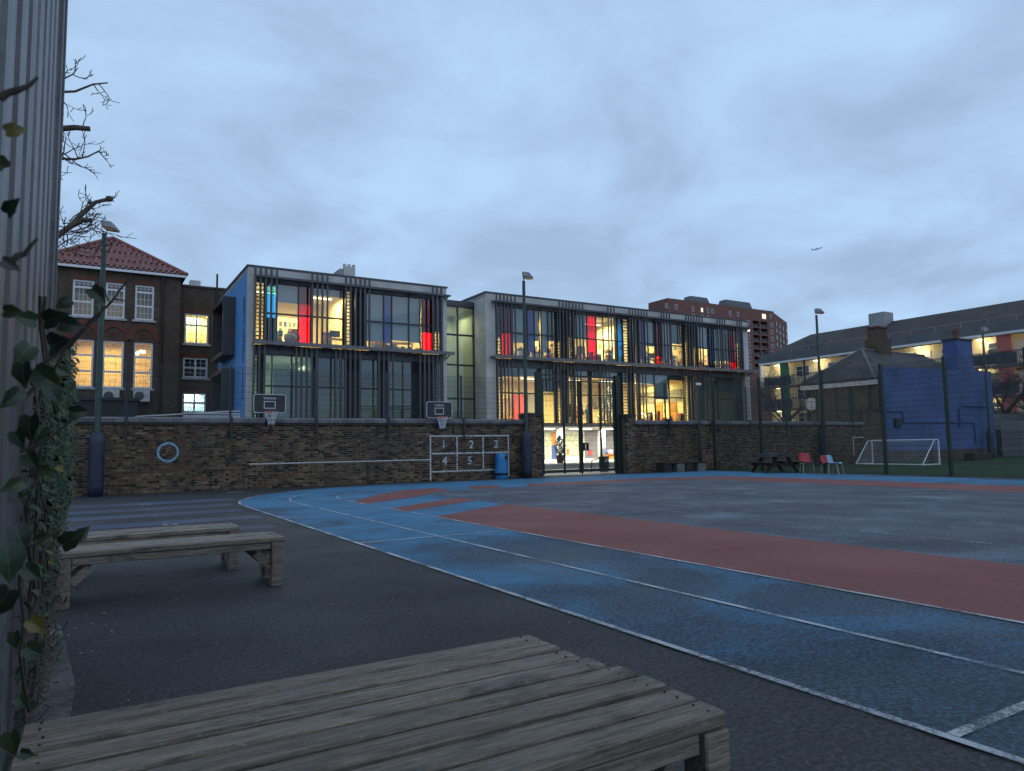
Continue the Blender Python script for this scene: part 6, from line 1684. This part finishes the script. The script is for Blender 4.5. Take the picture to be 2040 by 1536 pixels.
for a, c in (((215, 600), (196, 560)), ((235, 580), (262, 548)), ((205, 610), (190, 640)), ((225, 595), (250, 600))): st.tube([yp(*a, 2.5), yp((a[0] + c[0]) / 2 + 4, (a[1] + c[1]) / 2, 2.5), yp(*c, 2.5)], [0.003, 0.002, 0.0015], 5)
for i in range(46):     # climbing stems on the sheet
    y = random.uniform(3.4, 8.6); z = random.uniform(0, 1.2); pts = []
    for k in range(7): pts.append((MX + 0.05 + 0.05 * rnd(), y + 0.05 * math.sin(k + i), z + k * 0.13)); y += random.uniform(-0.08, 0.08)
    st.tube(pts, 0.005 + 0.004 * rnd(), 5)
tag(st.build('stems', 'stem_brown', iv), kind='stuff')
random.seed(11)
m = MB()
for i in range(4200):
    y = 3.3 + 5.6 * rnd() ** 0.75; hz = random.random()
    dens = 0.35 + 0.65 * math.sin(y * 1.7) ** 2
    z = hz ** 0.8 * (0.95 + 0.17 * y); 
    if z > 1.9 and rnd() < 0.5: continue
    if z < 0.75 and rnd() < 0.75: continue
    out_ = random.uniform(0.02, 0.07 + 0.10 * dens * min(1, z))
    leaf_geo(m, (MX + out_ * (0.55 if y < 3 else 1.0), y, z), (random.uniform(0.1, 1), random.uniform(-0.8, 0.5), random.uniform(-1, 0.2)), (random.uniform(0.3, 1), random.uniform(-0.8, 0.1), random.uniform(0.2, 0.9)), random.uniform(0.022, 0.048))
tag(m.build('leaves', 'ivy_leaf', iv), kind='stuff')
m = MB()       # dry stalks and dead leaves at the foot
for i in range(900):
    y = random.uniform(3.6, 9.0); x = MX + 0.04 + abs(random.gauss(0, 0.045)); z = random.uniform(0, 0.65) ** 1.2
    d = Vector((random.uniform(-0.5, 0.8), random.uniform(-1, 1), random.uniform(-0.6, 1))).normalized() * random.uniform(0.03, 0.09)
    m.bar((x, y, z + 0.01), (x + d.x, y + d.y, max(0.01, z + d.z)), 0.005)
tag(m.build('dry_stalks', 'stalk_dry', iv), kind='stuff')

# ================================================================== AIRCRAFT
d = ray(1628, 496); P = O + d * 2500
t = thing('airliner', 'tiny airliner climbing in the clouded sky at the right', 'aircraft', tuple(P))
fwd = Vector(tuple(R)) * 0.93 + Vector(tuple(U)) * 0.25 - Vector(tuple(W)) * 0.25; fwd.normalize()
upv = Vector((0, 0, 1)); sd2 = fwd.cross(upv).normalized(); upv = sd2.cross(fwd)
def ap(f, s, u): return fwd * f + sd2 * s + upv * u
fm = MB(); fm.tube([ap(-18, 0, 0.8), ap(-12, 0, 0.2), ap(12, 0, 0), ap(16, 0, 0), ap(18.5, 0, -0.3)], [0.4, 1.9, 2.0, 1.6, 0.3], 12); fm.build('fuselage', 'plane_white', t, True, True)
for s in (-1, 1):
    MB().hexa([ap(4, s * 1.8, -0.8), ap(-2, s * 1.8, -0.8), ap(-8, s * 17, 1.2), ap(-6, s * 17, 1.2), ap(4, s * 1.8, -0.2), ap(-2, s * 1.8, -0.2), ap(-8, s * 17, 1.5), ap(-6, s * 17, 1.5)]).build('wing', 'plane_white', t, True)
    MB().hexa([ap(-14, s * 0.8, 0.8), ap(-17.5, s * 0.8, 0.8), ap(-19, s * 6, 1.4), ap(-17.5, s * 6, 1.4), ap(-14, s * 0.8, 1.2), ap(-17.5, s * 0.8, 1.2), ap(-19, s * 6, 1.7), ap(-17.5, s * 6, 1.7)]).build('tailplane', 'plane_white', t, True)
    MB().tube([ap(3.5, s * 6, -1.6), ap(-0.5, s * 6, -1.6)], 1.0, 10).build('engine', 'plane_white', t, True)
MB().hexa([ap(-12, -0.2, 1.5), ap(-17.5, -0.2, 1.5), ap(-17.5, 0.2, 1.5), ap(-12, 0.2, 1.5), ap(-17, -0.15, 7), ap(-19.5, -0.15, 7), ap(-19.5, 0.15, 7), ap(-17, 0.15, 7)]).build('tail_fin', 'plane_white', t, True)
